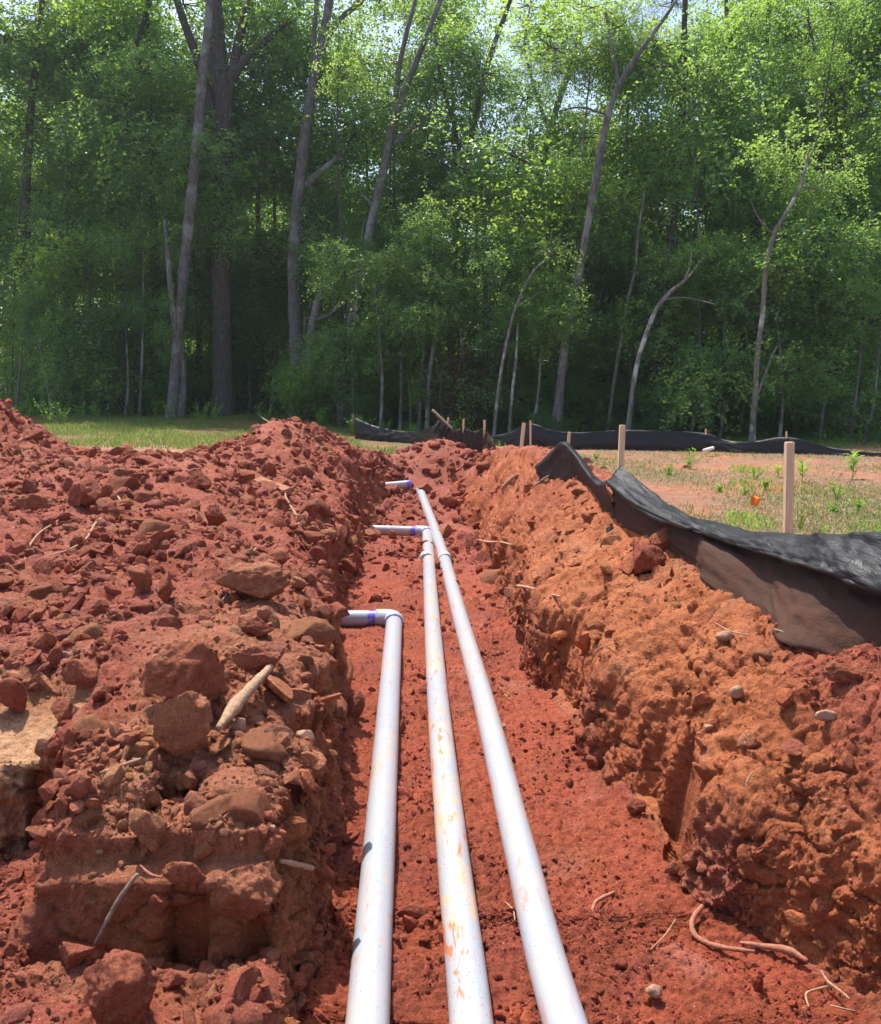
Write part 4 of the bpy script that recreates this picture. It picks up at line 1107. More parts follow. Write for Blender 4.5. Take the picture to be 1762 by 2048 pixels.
# ------------------------------------------------------------------ foliage pieces
def leaf_quads(base_, dirs, nrm, length, width):
    """rhombic leaves folded along the midrib"""
    side = np.cross(dirs, nrm); side /= np.maximum(np.linalg.norm(side, axis=1), 1e-6)[:, None]
    up = np.cross(side, dirs)
    L = length[:, None]; Wd = width[:, None]
    a = base_; b = base_ + dirs * L * .45 + side * Wd + up * Wd * .25; c = base_ + dirs * L; d = base_ + dirs * L * .45 - side * Wd + up * Wd * .25
    n = len(base_)
    Vv = np.stack([a, b, c, d], 1).reshape(-1, 3)
    i = np.arange(n)[:, None] * 4
    return Vv, np.concatenate([i + np.array([[0, 1, 2]]), i + np.array([[0, 2, 3]])])
def unit(a): return a / np.maximum(np.linalg.norm(a, axis=-1, keepdims=True), 1e-9)
def make_clump(name, seed, rad=(1.5, 1.5, 1.1), nspray=130, nleaf=20, ll=.115, lw=.032, leafmat='leaf_mid', spray=.55, droop=.35, barkmat='bark_dark'):
    r = np.random.default_rng(seed)
    # limbs of the clump
    nb = 9
    bd = unit(r.normal(size=(nb, 3)) * np.array([1, 1, .55])); tips = bd * r.uniform(.5, 1, (nb, 1)) * np.array(rad)
    specs = []
    for q in range(nb):
        m_ = tips[q] * .5 + r.normal(0, .08, 3)
        specs.append(([(0, 0, 0), m_, tips[q]], [.022, .006]))
    which = r.integers(0, nb, nspray); f = r.uniform(.3, 1.05, nspray)
    sb = tips[which] * f[:, None] + r.normal(0, .27, (nspray, 3)) * np.array(rad)
    sd_ = unit(unit(sb) * .8 + r.normal(0, .6, (nspray, 3)) + np.array([0, 0, -droop]) + np.array([0, 0, .15]))
    t_ = np.linspace(.05, 1, nleaf)[None, :, None]
    L = spray * r.uniform(.6, 1.3, (nspray, 1, 1))
    pos = sb[:, None] + sd_[:, None] * t_ * L + np.array([0, 0, -1.0]) * (t_ ** 2) * L * droop * .7
    sid = unit(np.cross(sd_, np.array([0, 0, 1.0]))); sgn = np.where(np.arange(nleaf) % 2 == 0, 1, -1)[None, :, None]
    ld = unit(sd_[:, None] * .6 + sid[:, None] * sgn * .9 + r.normal(0, .35, (nspray, nleaf, 3)) + np.array([0, 0, -.25]))
    nr = unit(np.array([0, 0, 1.0]) + r.normal(0, .45, (nspray, nleaf, 3)))
    n = nspray * nleaf
    pos = pos + r.normal(0, .05, pos.shape)
    nr = unit(nr + r.normal(0, .35, nr.shape)); ld = unit(ld + r.normal(0, .3, ld.shape))
    vv, ff = leaf_quads(pos.reshape(n, 3), ld.reshape(n, 3), nr.reshape(n, 3), ll * r.uniform(.6, 1.35, n), lw * r.uniform(.7, 1.3, n))
    tv, tf = join_tubes(specs, 4)
    nq = len(tf[0]); nt_ = len(tf[1])
    Vv = np.concatenate([vv, tv]); F_ = [ff, tf[0] + len(vv), tf[1] + len(vv)]
    mi = np.concatenate([np.zeros(len(ff)), np.ones(nq + nt_)])
    return mesh_np(name, Vv, F_, False, mats=[M[leafmat], M[barkmat]], midx=mi)
CL = [make_clump('crown', 600 + q, (1.5, 1.5, r_), 165, 12, .105, .040, 'leaf_mid', .55, d_) for q, (r_, d_) in enumerate([(1.1, .3), (.8, .6), (1.3, .5), (.9, .2), (1.5, .8)])]
CB = [make_clump('crown', 670 + q, (1.5, 1.5, r_), 150, 12, .100, .039, 'leaf_bright', .55, d_) for q, (r_, d_) in enumerate([(1.1, .3), (.9, .6), (1.3, .4)])]
CD = [make_clump('crown', 620 + q, (1.5, 1.5, r_), 160, 12, .100, .038, 'leaf_dark', .5, d_) for q, (r_, d_) in enumerate([(1.0, .4), (.8, .7), (1.3, .4), (1.1, .2)])]
CSP = [make_clump('crown', 640 + q, (1.4, 1.4, 1.0), 80, 11, .10, .038, 'leaf_mid', .6, .4) for q in range(3)]
CP_ = [make_clump('crown', 650 + q, (1.4, 1.4, .7), 150, 26, .13, .006, 'leaf_pine', .35, .1) for q in range(3)]
CDEAD = [make_clump('crown', 660 + q, (.8, .8, 1.0), 90, 16, .09, .022, 'leaf_dead', .5, .8) for q in range(2)]

def add_crown(parent, mesh, loc, s, rs):
    o = bpy.data.objects.new('crown', mesh); col.objects.link(o); o.parent = parent
    o.location = loc; o.rotation_euler = (rs.uniform(-.3, .3), rs.uniform(-.3, .3), rs.uniform(0, 6.28))
    o.scale = (s * rs.uniform(.85, 1.2), s * rs.uniform(.85, 1.2), s * rs.uniform(.8, 1.15)); return o

def photo_tree(name, stems, d, label, cat, bark, crowns, group, seed, seg=12):
    """stems: list of (polyline px, widths px); the first is the trunk, others limbs; crowns: (px, py, dy, scale, kind)"""
    rs = random.Random(seed)
    b = at(*stems[0][0][0], d); gz_ = ground_z(b.x, d)
    root_ = empty(name, (b.x, d, gz_)); tag(root_, label, cat, group)
    for q, (pl, ws) in enumerate(stems):
        P_ = []
        for k, (px, py) in enumerate(pl):
            dy = 0 if q == 0 else rs.uniform(-.3, .5) * k / len(pl)
            P_.append(at(px, py, d + dy) - root_.location)
        if q == 0: P_[0].z = -.15
        rad = [w * d / FPX / 2 for w in ws]
        if q == 0:
            rad = list(np.interp(np.linspace(0, 1, 24), np.linspace(0, 1, len(rad)), rad)); rad[0] *= 1.35; rad[1] *= 1.08
        tube('trunk' if q == 0 else 'limb', P_, rad, bark, root_, seg if q == 0 else 8, len(pl) * 6, rough=.22, seed=seed + q)
    for (px, py, dy, s, kind) in crowns:
        p = at(px, py, d + dy) - root_.location
        add_crown(root_, rs.choice({'m': CL, 'b': CB, 'd': CD, 's': CSP, 'p': CP_, 'x': CDEAD}[kind]), p, s, rs)
    return root_
ORD = 'leftmost second third fourth fifth sixth seventh eighth ninth tenth eleventh twelfth thirteenth fourteenth fifteenth sixteenth seventeenth eighteenth nineteenth twentieth'.split()
ORD += ['twenty-' + a for a in 'first second third fourth fifth sixth seventh eighth ninth'.split()] + ['thirtieth'] + ['thirty-' + a for a in 'first second third fourth fifth sixth seventh eighth ninth'.split()] + ['fortieth'] + ['forty-' + a for a in 'first second third fourth fifth sixth seventh eighth ninth'.split()]
def by_place(what, group):
    L = sorted([o for o in scene.objects if o.parent is None and o.get('group') == group], key=lambda o: o.location.x / o.location.y)
    for i, o in enumerate(L):
        o['label'] = (what + ', leftmost of its kind') if i == 0 else (what + ', rightmost of its kind') if i == len(L) - 1 else '%s, %s from the left' % (what, ORD[i])
G_ = 'trees along the edge of the woods'
def cluster(cx, cy, w, h, n, kinds, dy0, dy1, s0, s1, seed):
    rs = random.Random(seed)
    return [(cx + rs.uniform(-w, w), cy + rs.uniform(-h, h), rs.uniform(dy0, dy1), rs.uniform(s0, s1), rs.choice(kinds)) for _ in range(n)]
photo_tree('broadleaf_tree', [([(446, 818), (444, 700), (442, 560), (446, 400), (448, 230), (440, 120), (432, 0), (425, -120)], [42, 40, 38, 36, 34, 26, 22, 16]),
    ([(446, 300), (405, 150), (370, 50), (345, -30)], [20, 18, 15, 12]), ([(450, 220), (470, 120), (488, 40), (515, -40)], [22, 20, 17, 14]), ([(452, 180), (490, 120), (540, 75), (580, 40)], [18, 15, 13, 8]), ([(446, 240), (425, 130), (422, 40), (440, -60)], [18, 17, 15, 12])],
    26.5, 'biggest straight dark trunk of the left wood edge, forking high up', 'tree', 'bark_dark', cluster(450, 80, 190, 130, 12, 'mmd', .3, 3.5, .8, 1.2, 1), G_, 1)
photo_tree('broadleaf_tree', [([(342, 842), (352, 720), (362, 600), (378, 440), (392, 300), (404, 160), (416, 50), (425, -80)], [22, 20, 20, 22, 20, 18, 15, 12]), ([(362, 840), (366, 740), (350, 650), (340, 560), (330, 440)], [16, 14, 13, 11, 8])],
    25.2, 'twin grey trunk wrapped in ivy low down, left of the biggest trunk', 'tree', 'bark', cluster(340, 300, 110, 170, 9, 'mmd', .2, 2, .6, 1.0, 2) + [(335, 655, -.1, .30, 'm'), (325, 700, -.1, .26, 'm'), (345, 600, 0, .3, 'm')], G_, 2)
photo_tree('broadleaf_tree', [([(596, 828), (592, 700), (588, 560), (592, 440), (606, 310), (622, 190), (648, 70), (668, -60)], [30, 27, 25, 24, 22, 20, 18, 14]), ([(645, 90), (680, 40), (722, 2), (750, -40)], [13, 11, 10, 7]), ([(612, 370), (640, 345), (668, 322), (690, 300)], [16, 14, 12, 7]), ([(632, 170), (628, 80), (634, 0)], [10, 9, 8])],
    26.0, 'tall grey trunk in the centre left with a short stub limb to its right', 'tree', 'bark', cluster(630, 130, 150, 150, 10, 'mmd', .3, 3, .7, 1.1, 3), G_, 3)
photo_tree('broadleaf_tree', [([(612, 826), (620, 720), (626, 640), (650, 560), (668, 520), (690, 470)], [20, 18, 16, 14, 12, 8]), ([(620, 640), (660, 630), (690, 590), (712, 560)], [9, 8, 6, 4])],
    25.6, 'slanting grey trunk leaning right beside the tall grey trunk', 'tree', 'bark', cluster(680, 430, 60, 80, 4, 'mm', .2, 1.5, .5, .8, 4), G_, 4)
photo_tree('broadleaf_tree', [([(690, 818), (680, 770), (692, 690), (712, 610), (728, 520), (748, 420), (768, 340), (785, 250), (830, 130), (862, 50), (895, -40)], [26, 24, 22, 20, 16, 16, 15, 16, 12, 11, 9]), ([(788, 245), (796, 150), (812, 70), (836, -20)], [11, 10, 9, 7]), ([(740, 470), (755, 430), (735, 400), (722, 390)], [9, 8, 7, 5]), ([(785, 290), (820, 260), (860, 235)], [7, 6, 4])],
    24.8, 'curving grey trunk that splits into two long leaning stems at the centre', 'tree', 'bark', cluster(800, 330, 90, 150, 6, 'mms', .3, 2.2, .6, .9, 5) + cluster(800, 90, 120, 110, 9, 'smm', .3, 2.2, .6, .9, 6), G_, 5)
photo_tree('sapling', [([(709, 840), (706, 760), (710, 680), (712, 600), (712, 540)], [8, 7, 7, 6, 4])], 24.0, 'thin straight whitish stem at the left end of the far fence', 'sapling', 'bark_pale', cluster(715, 520, 20, 40, 2, 'm', 0, .5, .3, .4, 7), 'saplings along the edge of the woods', 7, 8)
photo_tree('sapling', [([(838, 846), (842, 780), (846, 720), (850, 650)], [9, 9, 8, 5])], 23.0, 'left one of two slim dark stems behind the sagging far panel', 'sapling', 'bark', cluster(850, 620, 30, 50, 3, 'm', 0, .8, .4, .6, 8), 'saplings along the edge of the woods', 8, 8)
photo_tree('sapling', [([(854, 850), (858, 780), (862, 730), (868, 680), (872, 600)], [11, 10, 9, 8, 4])], 22.5, 'right one of two slim dark stems behind the sagging far panel', 'sapling', 'bark', cluster(870, 640, 60, 40, 5, 'm', -.6, .8, .4, .6, 9), 'saplings along the edge of the woods', 9, 8)
photo_tree('sapling', [([(986, 862), (996, 790), (1010, 700), (1030, 620), (1062, 550), (1090, 520), (1118, 488)], [7, 7, 6, 6, 5, 3, 1]), ([(1118, 488), (1128, 478), (1150, 470)], [1.5, 1, .6]), ([(1090, 520), (1100, 490), (1104, 460)], [2, 1.4, .6]), ([(1030, 615), (1055, 600), (1080, 585)], [3, 3, 2])], 21.0, 'slender pale birch-like stem curving right above the brown fabric panel', 'sapling', 'bark_pale', cluster(1090, 500, 30, 30, 2, 's', 0, .5, .35, .5, 10), 'saplings along the edge of the woods', 10, 8)
photo_tree('sapling', [([(1018, 862), (1024, 790), (1032, 720), (1036, 640)], [7, 6, 6, 3])], 21.5, 'second thinner pale stem right of the slender curved one', 'sapling', 'bark_pale', cluster(1036, 620, 20, 30, 2, 'm', 0, .6, .35, .5, 11), 'saplings along the edge of the woods', 11, 8)
photo_tree('broadleaf_tree', [([(1110, 862), (1122, 760), (1134, 660), (1156, 560), (1172, 470), (1188, 380), (1212, 250), (1238, 170), (1290, 90), (1340, 20), (1390, -60)], [20, 17, 16, 14, 14, 14, 13, 11, 9, 6, 3]), ([(1238, 175), (1225, 100), (1210, 20)], [8, 6, 4]), ([(1215, 230), (1160, 215), (1110, 225)], [5, 4, 3])],
    21.5, 'long leaning trunk in the centre right behind the first peak of the far fence', 'tree', 'bark', cluster(1190, 400, 60, 90, 4, 'mm', .3, 1.8, .5, .8, 12) + cluster(1230, 90, 170, 90, 12, 'ppms', .3, 2.5, .6, .9, 13), G_, 12)
photo_tree('birch_tree', [([(1253, 862), (1264, 790), (1276, 720), (1292, 670), (1312, 620), (1340, 585), (1368, 562), (1395, 530), (1410, 500)], [10, 10, 9, 9, 9, 8, 6, 3.5, 1]), ([(1395, 530), (1425, 500), (1462, 485)], [3, 2, .8]), ([(1368, 562), (1380, 530), (1384, 490)], [3, 2, .8]), ([(1330, 598), (1375, 596), (1430, 608)], [4, 3, 2])],
    20.3, 'white mottled birch-like trunk bending right behind the second stake', 'tree', 'bark_pale', cluster(1420, 510, 40, 30, 3, 'm', 0, .8, .4, .5, 14), G_, 14)
photo_tree('sapling', [([(1214, 862), (1226, 780), (1240, 690), (1254, 610), (1270, 540), (1276, 470), (1290, 380)], [9, 8, 8, 7, 7, 5, 4])], 21.8, 'slim dark stem left of the white mottled trunk', 'sapling', 'bark', cluster(1280, 440, 40, 70, 3, 'm', .2, 1, .5, .7, 15), 'saplings along the edge of the woods', 15, 8)
photo_tree('broadleaf_tree', [([(1290, 862), (1302, 780), (1318, 680), (1334, 560), (1345, 470), (1354, 380), (1362, 280), (1366, 180), (1368, 80), (1372, -60)], [17, 16, 15, 15, 14, 14, 15, 14, 12, 9]), ([(1364, 200), (1400, 160), (1440, 130)], [5, 4, 3])],
    22.5, 'tall straight dark trunk right of the white mottled one', 'tree', 'bark_dark', cluster(1390, 140, 110, 150, 8, 'pmm', .3, 2.2, .6, .9, 16), G_, 16)
photo_tree('broadleaf_tree', [([(1503, 884), (1510, 790), (1516, 700), (1526, 620), (1532, 540), (1548, 470), (1575, 420), (1600, 375), (1612, 330), (1618, 300)], [12, 11, 10, 9, 9, 8, 7, 6, 5, 1.5]), ([(1612, 330), (1630, 290), (1640, 250), (1636, 200)], [4, 3, 2, 1]), ([(1548, 470), (1520, 440), (1500, 400)], [4, 2.5, 1]), ([(1514, 790), (1530, 750), (1545, 710), (1556, 690)], [7, 6, 5, 2]), ([(1600, 372), (1640, 378), (1680, 366)], [3, 3, 2])],
    19.0, 'pale grey crooked trunk forking low at the right part of the wood edge', 'tree', 'bark_pale', cluster(1620, 330, 50, 40, 3, 'm', .2, .8, .4, .6, 17) + cluster(1620, 520, 90, 60, 5, 'dm', .5, 1.5, .5, .8, 18), G_, 18)
photo_tree('broadleaf_tree', [([(1400, 870), (1402, 760), (1400, 640), (1410, 520), (1425, 430), (1450, 350), (1480, 260), (1470, 140), (1455, 40), (1450, -60)], [14, 13, 12, 12, 12, 11, 10, 9, 8, 6]), ([(1440, 375), (1470, 330), (1510, 290), (1540, 230)], [8, 7, 6, 4]), ([(1425, 430), (1405, 340), (1380, 290)], [7, 6, 4])],
    25.0, 'branching dark trunk behind, between the straight dark and the crooked pale trunks', 'tree', 'bark_dark', cluster(1480, 180, 110, 170, 10, 'mms', .3, 2.2, .7, 1.0, 19), G_, 19)
photo_tree('broadleaf_tree', [([(1660, 880), (1664, 760), (1668, 620), (1676, 460), (1690, 300), (1682, 220), (1700, 120), (1730, 30), (1760, -40)], [20, 18, 17, 16, 15, 14, 12, 10, 8]), ([(1684, 240), (1650, 160), (1625, 80), (1610, 0)], [10, 8, 7, 5]), ([(1690, 300), (1730, 220), (1762, 170)], [8, 6, 5])],
    23.5, 'dark trunk with forking upper limbs at the far right of the wood edge', 'tree', 'bark_dark', cluster(1680, 250, 90, 220, 12, 'mdm', .3, 2.5, .7, 1.0, 20), G_, 20)
photo_tree('broadleaf_tree', [([(905, 850), (905, 760), (900, 640), (908, 520), (925, 380), (950, 240), (975, 130), (1010, 30), (1035, -40)], [14, 13, 13, 12, 12, 11, 10, 8, 6]), ([(930, 350), (905, 240), (880, 150), (870, 50)], [8, 7, 6, 4])],
    25.5, 'dark trunk in the middle behind the brown dead brush', 'tree', 'bark_dark', cluster(960, 200, 100, 220, 13, 'mss', .3, 2.5, .6, .9, 21), G_, 21)
photo_tree('broadleaf_tree', [([(1040, 860), (1050, 640), (1062, 480), (1085, 330), (1115, 210), (1150, 110), (1165, 20), (1170, -50)], [13, 12, 12, 12, 12, 11, 9, 7]), ([(1100, 270), (1070, 180), (1050, 90), (1062, 0)], [7, 6, 5, 4])],
    27.0, 'leaning grey trunk high in the centre, left of the long leaning trunk', 'tree', 'bark', cluster(1100, 200, 110, 220, 13, 'mssp', .3, 2.5, .6, .9, 22), G_, 22)
photo_tree('broadleaf_tree', [([(240, 820), (246, 640), (244, 420), (250, 260), (268, 120), (300, 0), (320, -80)], [12, 12, 11, 10, 9, 8, 6])], 28.0, 'slim dark trunk left of the ivy-wrapped twin trunk', 'tree', 'bark_dark', cluster(240, 240, 110, 220, 11, 'dmd', .3, 3, .8, 1.1, 23), G_, 23)
photo_tree('broadleaf_tree', [([(60, 815), (62, 640), (52, 440), (60, 240), (80, 60), (90, -80)], [18, 17, 16, 14, 11, 9])], 28.5, 'dark trunk near the left edge of the wood', 'tree', 'bark_dark', cluster(70, 250, 130, 260, 14, 'ddm', .2, 3, .8, 1.2, 24), G_, 24)
photo_tree('sapling', [([(105, 818), (94, 760), (84, 710), (70, 670)], [7, 6, 5, 3])], 26.0, 'thin bent grey stem near the left edge of the grass', 'sapling', 'bark_pale', cluster(70, 640, 30, 40, 3, 'd', 0, .8, .4, .6, 25), 'saplings along the edge of the woods', 25, 8)
photo_tree('broadleaf_tree', [([(518, 815), (518, 740), (514, 660), (520, 560), (516, 430), (520, 330)], [18, 17, 15, 12, 10, 7])], 29.0, 'dim grey trunk just right of the biggest trunk', 'tree', 'bark', cluster(520, 440, 40, 150, 6, 'md', .3, 2, .6, .9, 26), G_, 26)
photo_tree('dead_bush', [([(905, 852), (908, 800), (915, 750), (925, 700)], [6, 5, 4, 2]), ([(925, 852), (935, 800), (950, 750)], [4, 3, 2]), ([(890, 852), (880, 800), (885, 740)], [4, 3, 2])], 22.0, 'brown dead brush standing behind the torn scraps at the trench end', 'dead bush', 'bark_dark', [(895, 790, .2, .7, 'x'), (925, 780, .3, .7, 'x'), (905, 730, .4, .8, 'x'), (945, 760, .4, .7, 'x'), (900, 820, .1, .6, 'x'), (935, 825, .1, .6, 'x'), (965, 810, .4, .6, 'x')], None, 27, 6)

rs = random.Random(31)
for q in range(34):
    px = 20 + 1720 * (q + rs.uniform(.1, .9)) / 34
    d = (27.5 if px < 650 else 24.0 if px < 1000 else 22.0) + rs.uniform(-.5, 2.5)
    b = at(px, 850, d); gz_ = ground_z(b.x, d); H_ = rs.uniform(5, 11); lx = rs.uniform(-.10, .22) * H_
    t_ = empty('slim_tree', (b.x, d, gz_)); tag(t_, 'slim bare-stemmed young tree among the larger trunks', 'tree', 'slim bare-stemmed trees at the wood edge')
    w_ = rs.uniform(.022, .05)
    tube('trunk', [(0, 0, -.1), (lx * .3 + rs.uniform(-.1, .1), 0, H_ * .33), (lx * .6 + rs.uniform(-.15, .15), 0, H_ * .66), (lx, 0, H_)], [w_, w_ * .8, w_ * .6, .01], rs.choice(['bark', 'bark_dark', 'bark_dark', 'bark_pale']), t_, 6, 14, rough=.25, seed=q)
    for j in range(3):
        f = rs.uniform(.35, .9); a_ = rs.uniform(0, 6.28); L_ = rs.uniform(.5, 1.3)
        tube('branch', [(lx * f, 0, H_ * f), (lx * f + L_ * .5 * math.cos(a_), L_ * .5 * math.sin(a_), H_ * f + L_ * .4), (lx * f + L_ * math.cos(a_), L_ * math.sin(a_), H_ * f + L_ * .6)], [w_ * .4, .006], 'bark_dark', t_, 4, 5)
    for j in range(2):
        add_crown(t_, rs.choice(CL + CSP), (lx + rs.uniform(-.5, .5), rs.uniform(-.3, .6), H_ - j * 1.2), rs.uniform(.4, .7), rs)
# hanging foliage in front of the trunks: low saplings with full leaf
rs = random.Random(5)
FRONT = [(110, 700, 26.5), (30, 640, 26.5), (190, 560, 26.5), (250, 700, 26), (500, 560, 28), (540, 650, 28), (400, 500, 28.5), (280, 480, 26), (760, 620, 22.5), (800, 560, 23), (930, 600, 22.5), (960, 520, 23.5), (1060, 700, 21.5), (1180, 690, 23.5), (1010, 430, 24), (1220, 600, 24), (1380, 700, 21), (1440, 640, 21), (1340, 460, 23.5), (1560, 650, 20), (1640, 600, 20.5), (1700, 540, 20.5), (1730, 700, 20), (1260, 720, 22.5), (660, 430, 28.5), (545, 740, 28.5), (820, 700, 23.5), (1480, 540, 21.5)]
for q, (px, py, d) in enumerate(FRONT):
    b = at(px, 850, d); gz_ = ground_z(b.x, d)
    c = at(px + rs.uniform(-30, 30), py, d) - Vector((b.x, d, gz_))
    t_ = empty('leafy_sapling', (b.x, d, gz_)); tag(t_, 'leafy young tree with drooping sprays in front of the darker trunks', 'sapling', 'leafy young trees at the wood edge')
    tube('trunk', [(0, 0, -.1), (c.x * .3 + .1, 0, c.z * .5), (c.x, 0, c.z + .8)], [.05, .035, .012], 'bark', t_, 7, 12, rough=.2, seed=q)
    for k in range(rs.randint(6, 8)):
        add_crown(t_, rs.choice(CL + CD), c + Vector((rs.uniform(-1.7, 1.7), rs.uniform(-.5, 1.2), rs.uniform(-1.9, 1.7))), rs.uniform(.45, .8), rs)

for q, (px, py, d, H_) in enumerate([(300, 230, 29.5, 0), (60, 420, 29.5, 0), (250, 620, 29, 0), (420, 330, 30, 0), (100, 150, 29.5, 0), (700, 470, 28.5, 0), (850, 640, 27, 0), (1600, 650, 24.5, 0), (1690, 420, 25, 0), (1430, 620, 25, 0), (480, 690, 29.5, 0), (180, 430, 29, 0), (545, 270, 29, 0), (1130, 420, 26, 0), (1270, 430, 26, 0), (1340, 440, 25.5, 0), (960, 380, 27, 0), (1000, 620, 26, 0), (1490, 220, 27, 0), (730, 240, 29, 0), (390, 560, 29, 0), (900, 80, 28, 0), (1560, 430, 26, 0), (620, 520, 29, 0), (1200, 330, 26.5, 0)]):
    b = at(px, 850, d); gz_ = ground_z(b.x, d)
    c = at(px, py, d) - Vector((b.x, d, gz_))
    t_ = empty('forest_tree', (b.x, d, gz_)); tag(t_, 'bright yellow-green leafy tree lit from behind, in the second row of the woods', 'tree', 'bright backlit trees of the second row')
    tube('trunk', [(0, 0, -.2), (c.x * .3 + .15, 0, c.z * .5), (c.x, 0, c.z + 1.2)], [.10, .07, .02], 'bark_dark', t_, 7, 12, rough=.2, seed=q)
    for k in range(rs.randint(7, 9)):
        add_crown(t_, rs.choice(CB + CL), c + Vector((rs.uniform(-2.4, 2.4), rs.uniform(-.8, 1.6), rs.uniform(-2.8, 2.4))), rs.uniform(.55, .95), rs)
# generic trees deeper in the wood
def wood_tree(xw, yw, H, r0, ncrown, kinds, label, group, seed, low=.12, spread=2.0, s=(.9, 1.4)):
    rs = random.Random(seed); gz_ = ground_z(xw, yw)
    t_ = empty('forest_tree', (xw, yw, gz_), 0); tag(t_, label, 'tree', group)
    lx, ly = rs.uniform(-.06, .10) * H, rs.uniform(-.05, .05) * H
    P_ = [Vector((0, 0, -.2))] + [Vector((lx * f + rs.uniform(-.15, .15), ly * f + rs.uniform(-.15, .15), H * f)) for f in (.25, .5, .75, 1.0)]
    tube('trunk', P_, [r0, r0 * .85, r0 * .65, r0 * .4, .03], rs.choice(['bark', 'bark_dark', 'bark_dark']), t_, 7, 14, rough=.2, seed=seed)
    for k in range(ncrown):
        f = low + (1 - low) * (k + rs.random()) / ncrown
        a = rs.uniform(0, 6.28); w = spread * (.4 + 1.0 * math.sin(min(1, f) * 3.0)) * rs.random() ** .5
        add_crown(t_, rs.choice(kinds), (lx * f + w * math.cos(a), ly * f + w * math.sin(a), H * f), rs.uniform(*s), rs)
rs = random.Random(21)
gA = 'trees just behind the wood edge'; lA = 'leafy tree standing just behind the front row of trunks'
gB = 'trees deep in the woods'; lB = 'slender tree deep in the woods behind the front rows'
def hlimit(px):     # crown tops stay lower where the sky shows
    return float(np.interp(px, [0, 300, 420, 560, 700, 800, 950, 1100, 1250, 1330, 1450, 1600, 1762], [1.18, 1.1, .97, .88, .78, .66, .74, .68, .64, .78, .82, .88, .95]))
k = 0
for row, (d0, n, hh, s0) in enumerate([(30, 14, 13.5, (.7, 1.2)), (45, 14, 14, (.9, 1.5))]):
    for q in range(n):
        px = -250 + (1762 + 500) * (q + rs.uniform(.2, .8)) / n
        d = d0 + rs.uniform(-1.8, 1.8)
        if px > 950: d -= 4.5 if row == 0 else 2
        xw = (px - CX) / FPX * d
        H = hh * hlimit(px) * rs.uniform(.8, 1.15)
        wood_tree(xw, d, H, rs.uniform(.09, .2), int(9 + H * .7), (CL + CB if row < 1 else CL + CB), lA if row < 1 else lB, gA if row < 1 else gB, 1000 + k, .10 if row < 1 else .40, 2.0 + .02 * d, s0)
        k += 1
# undergrowth shrubs
for q in range(46):
    px = -80 + 1920 * (q + rs.random()) / 46
    d = (28.5 if px < 600 else 25.5 if px < 1000 else 23.0) + rs.uniform(-1.2, 2.5)
    xw = (px - CX) / FPX * d; gz_ = ground_z(xw, d)
    t_ = empty('shrub', (xw, d, gz_)); tag(t_, 'low leafy shrub in the dark undergrowth of the wood edge', 'shrub', 'undergrowth shrubs')
    tube('stem', [(0, 0, -.1), (.05, 0, .5), (.1, .05, 1.1)], [.03, .02, .01], 'bark_dark', t_, 5, 4)
    for j in range(rs.randint(3, 4)):
        s = rs.uniform(.35, .75)
        add_crown(t_, rs.choice(CB + CB + CL), (rs.uniform(-.7, .7), rs.uniform(-.4, .6), rs.uniform(.4, 1.7)), s, rs)
by_place('leafy young tree with drooping sprays at the wood edge', 'leafy young trees at the wood edge')
by_place('slim bare-stemmed tree of the wood edge', 'slim bare-stemmed trees at the wood edge')
by_place('bright backlit yellow-green tree of the second row', 'bright backlit trees of the second row')
by_place('leafy tree just behind the front trunks', 'trees just behind the wood edge')
by_place('low leafy undergrowth shrub', 'undergrowth shrubs')
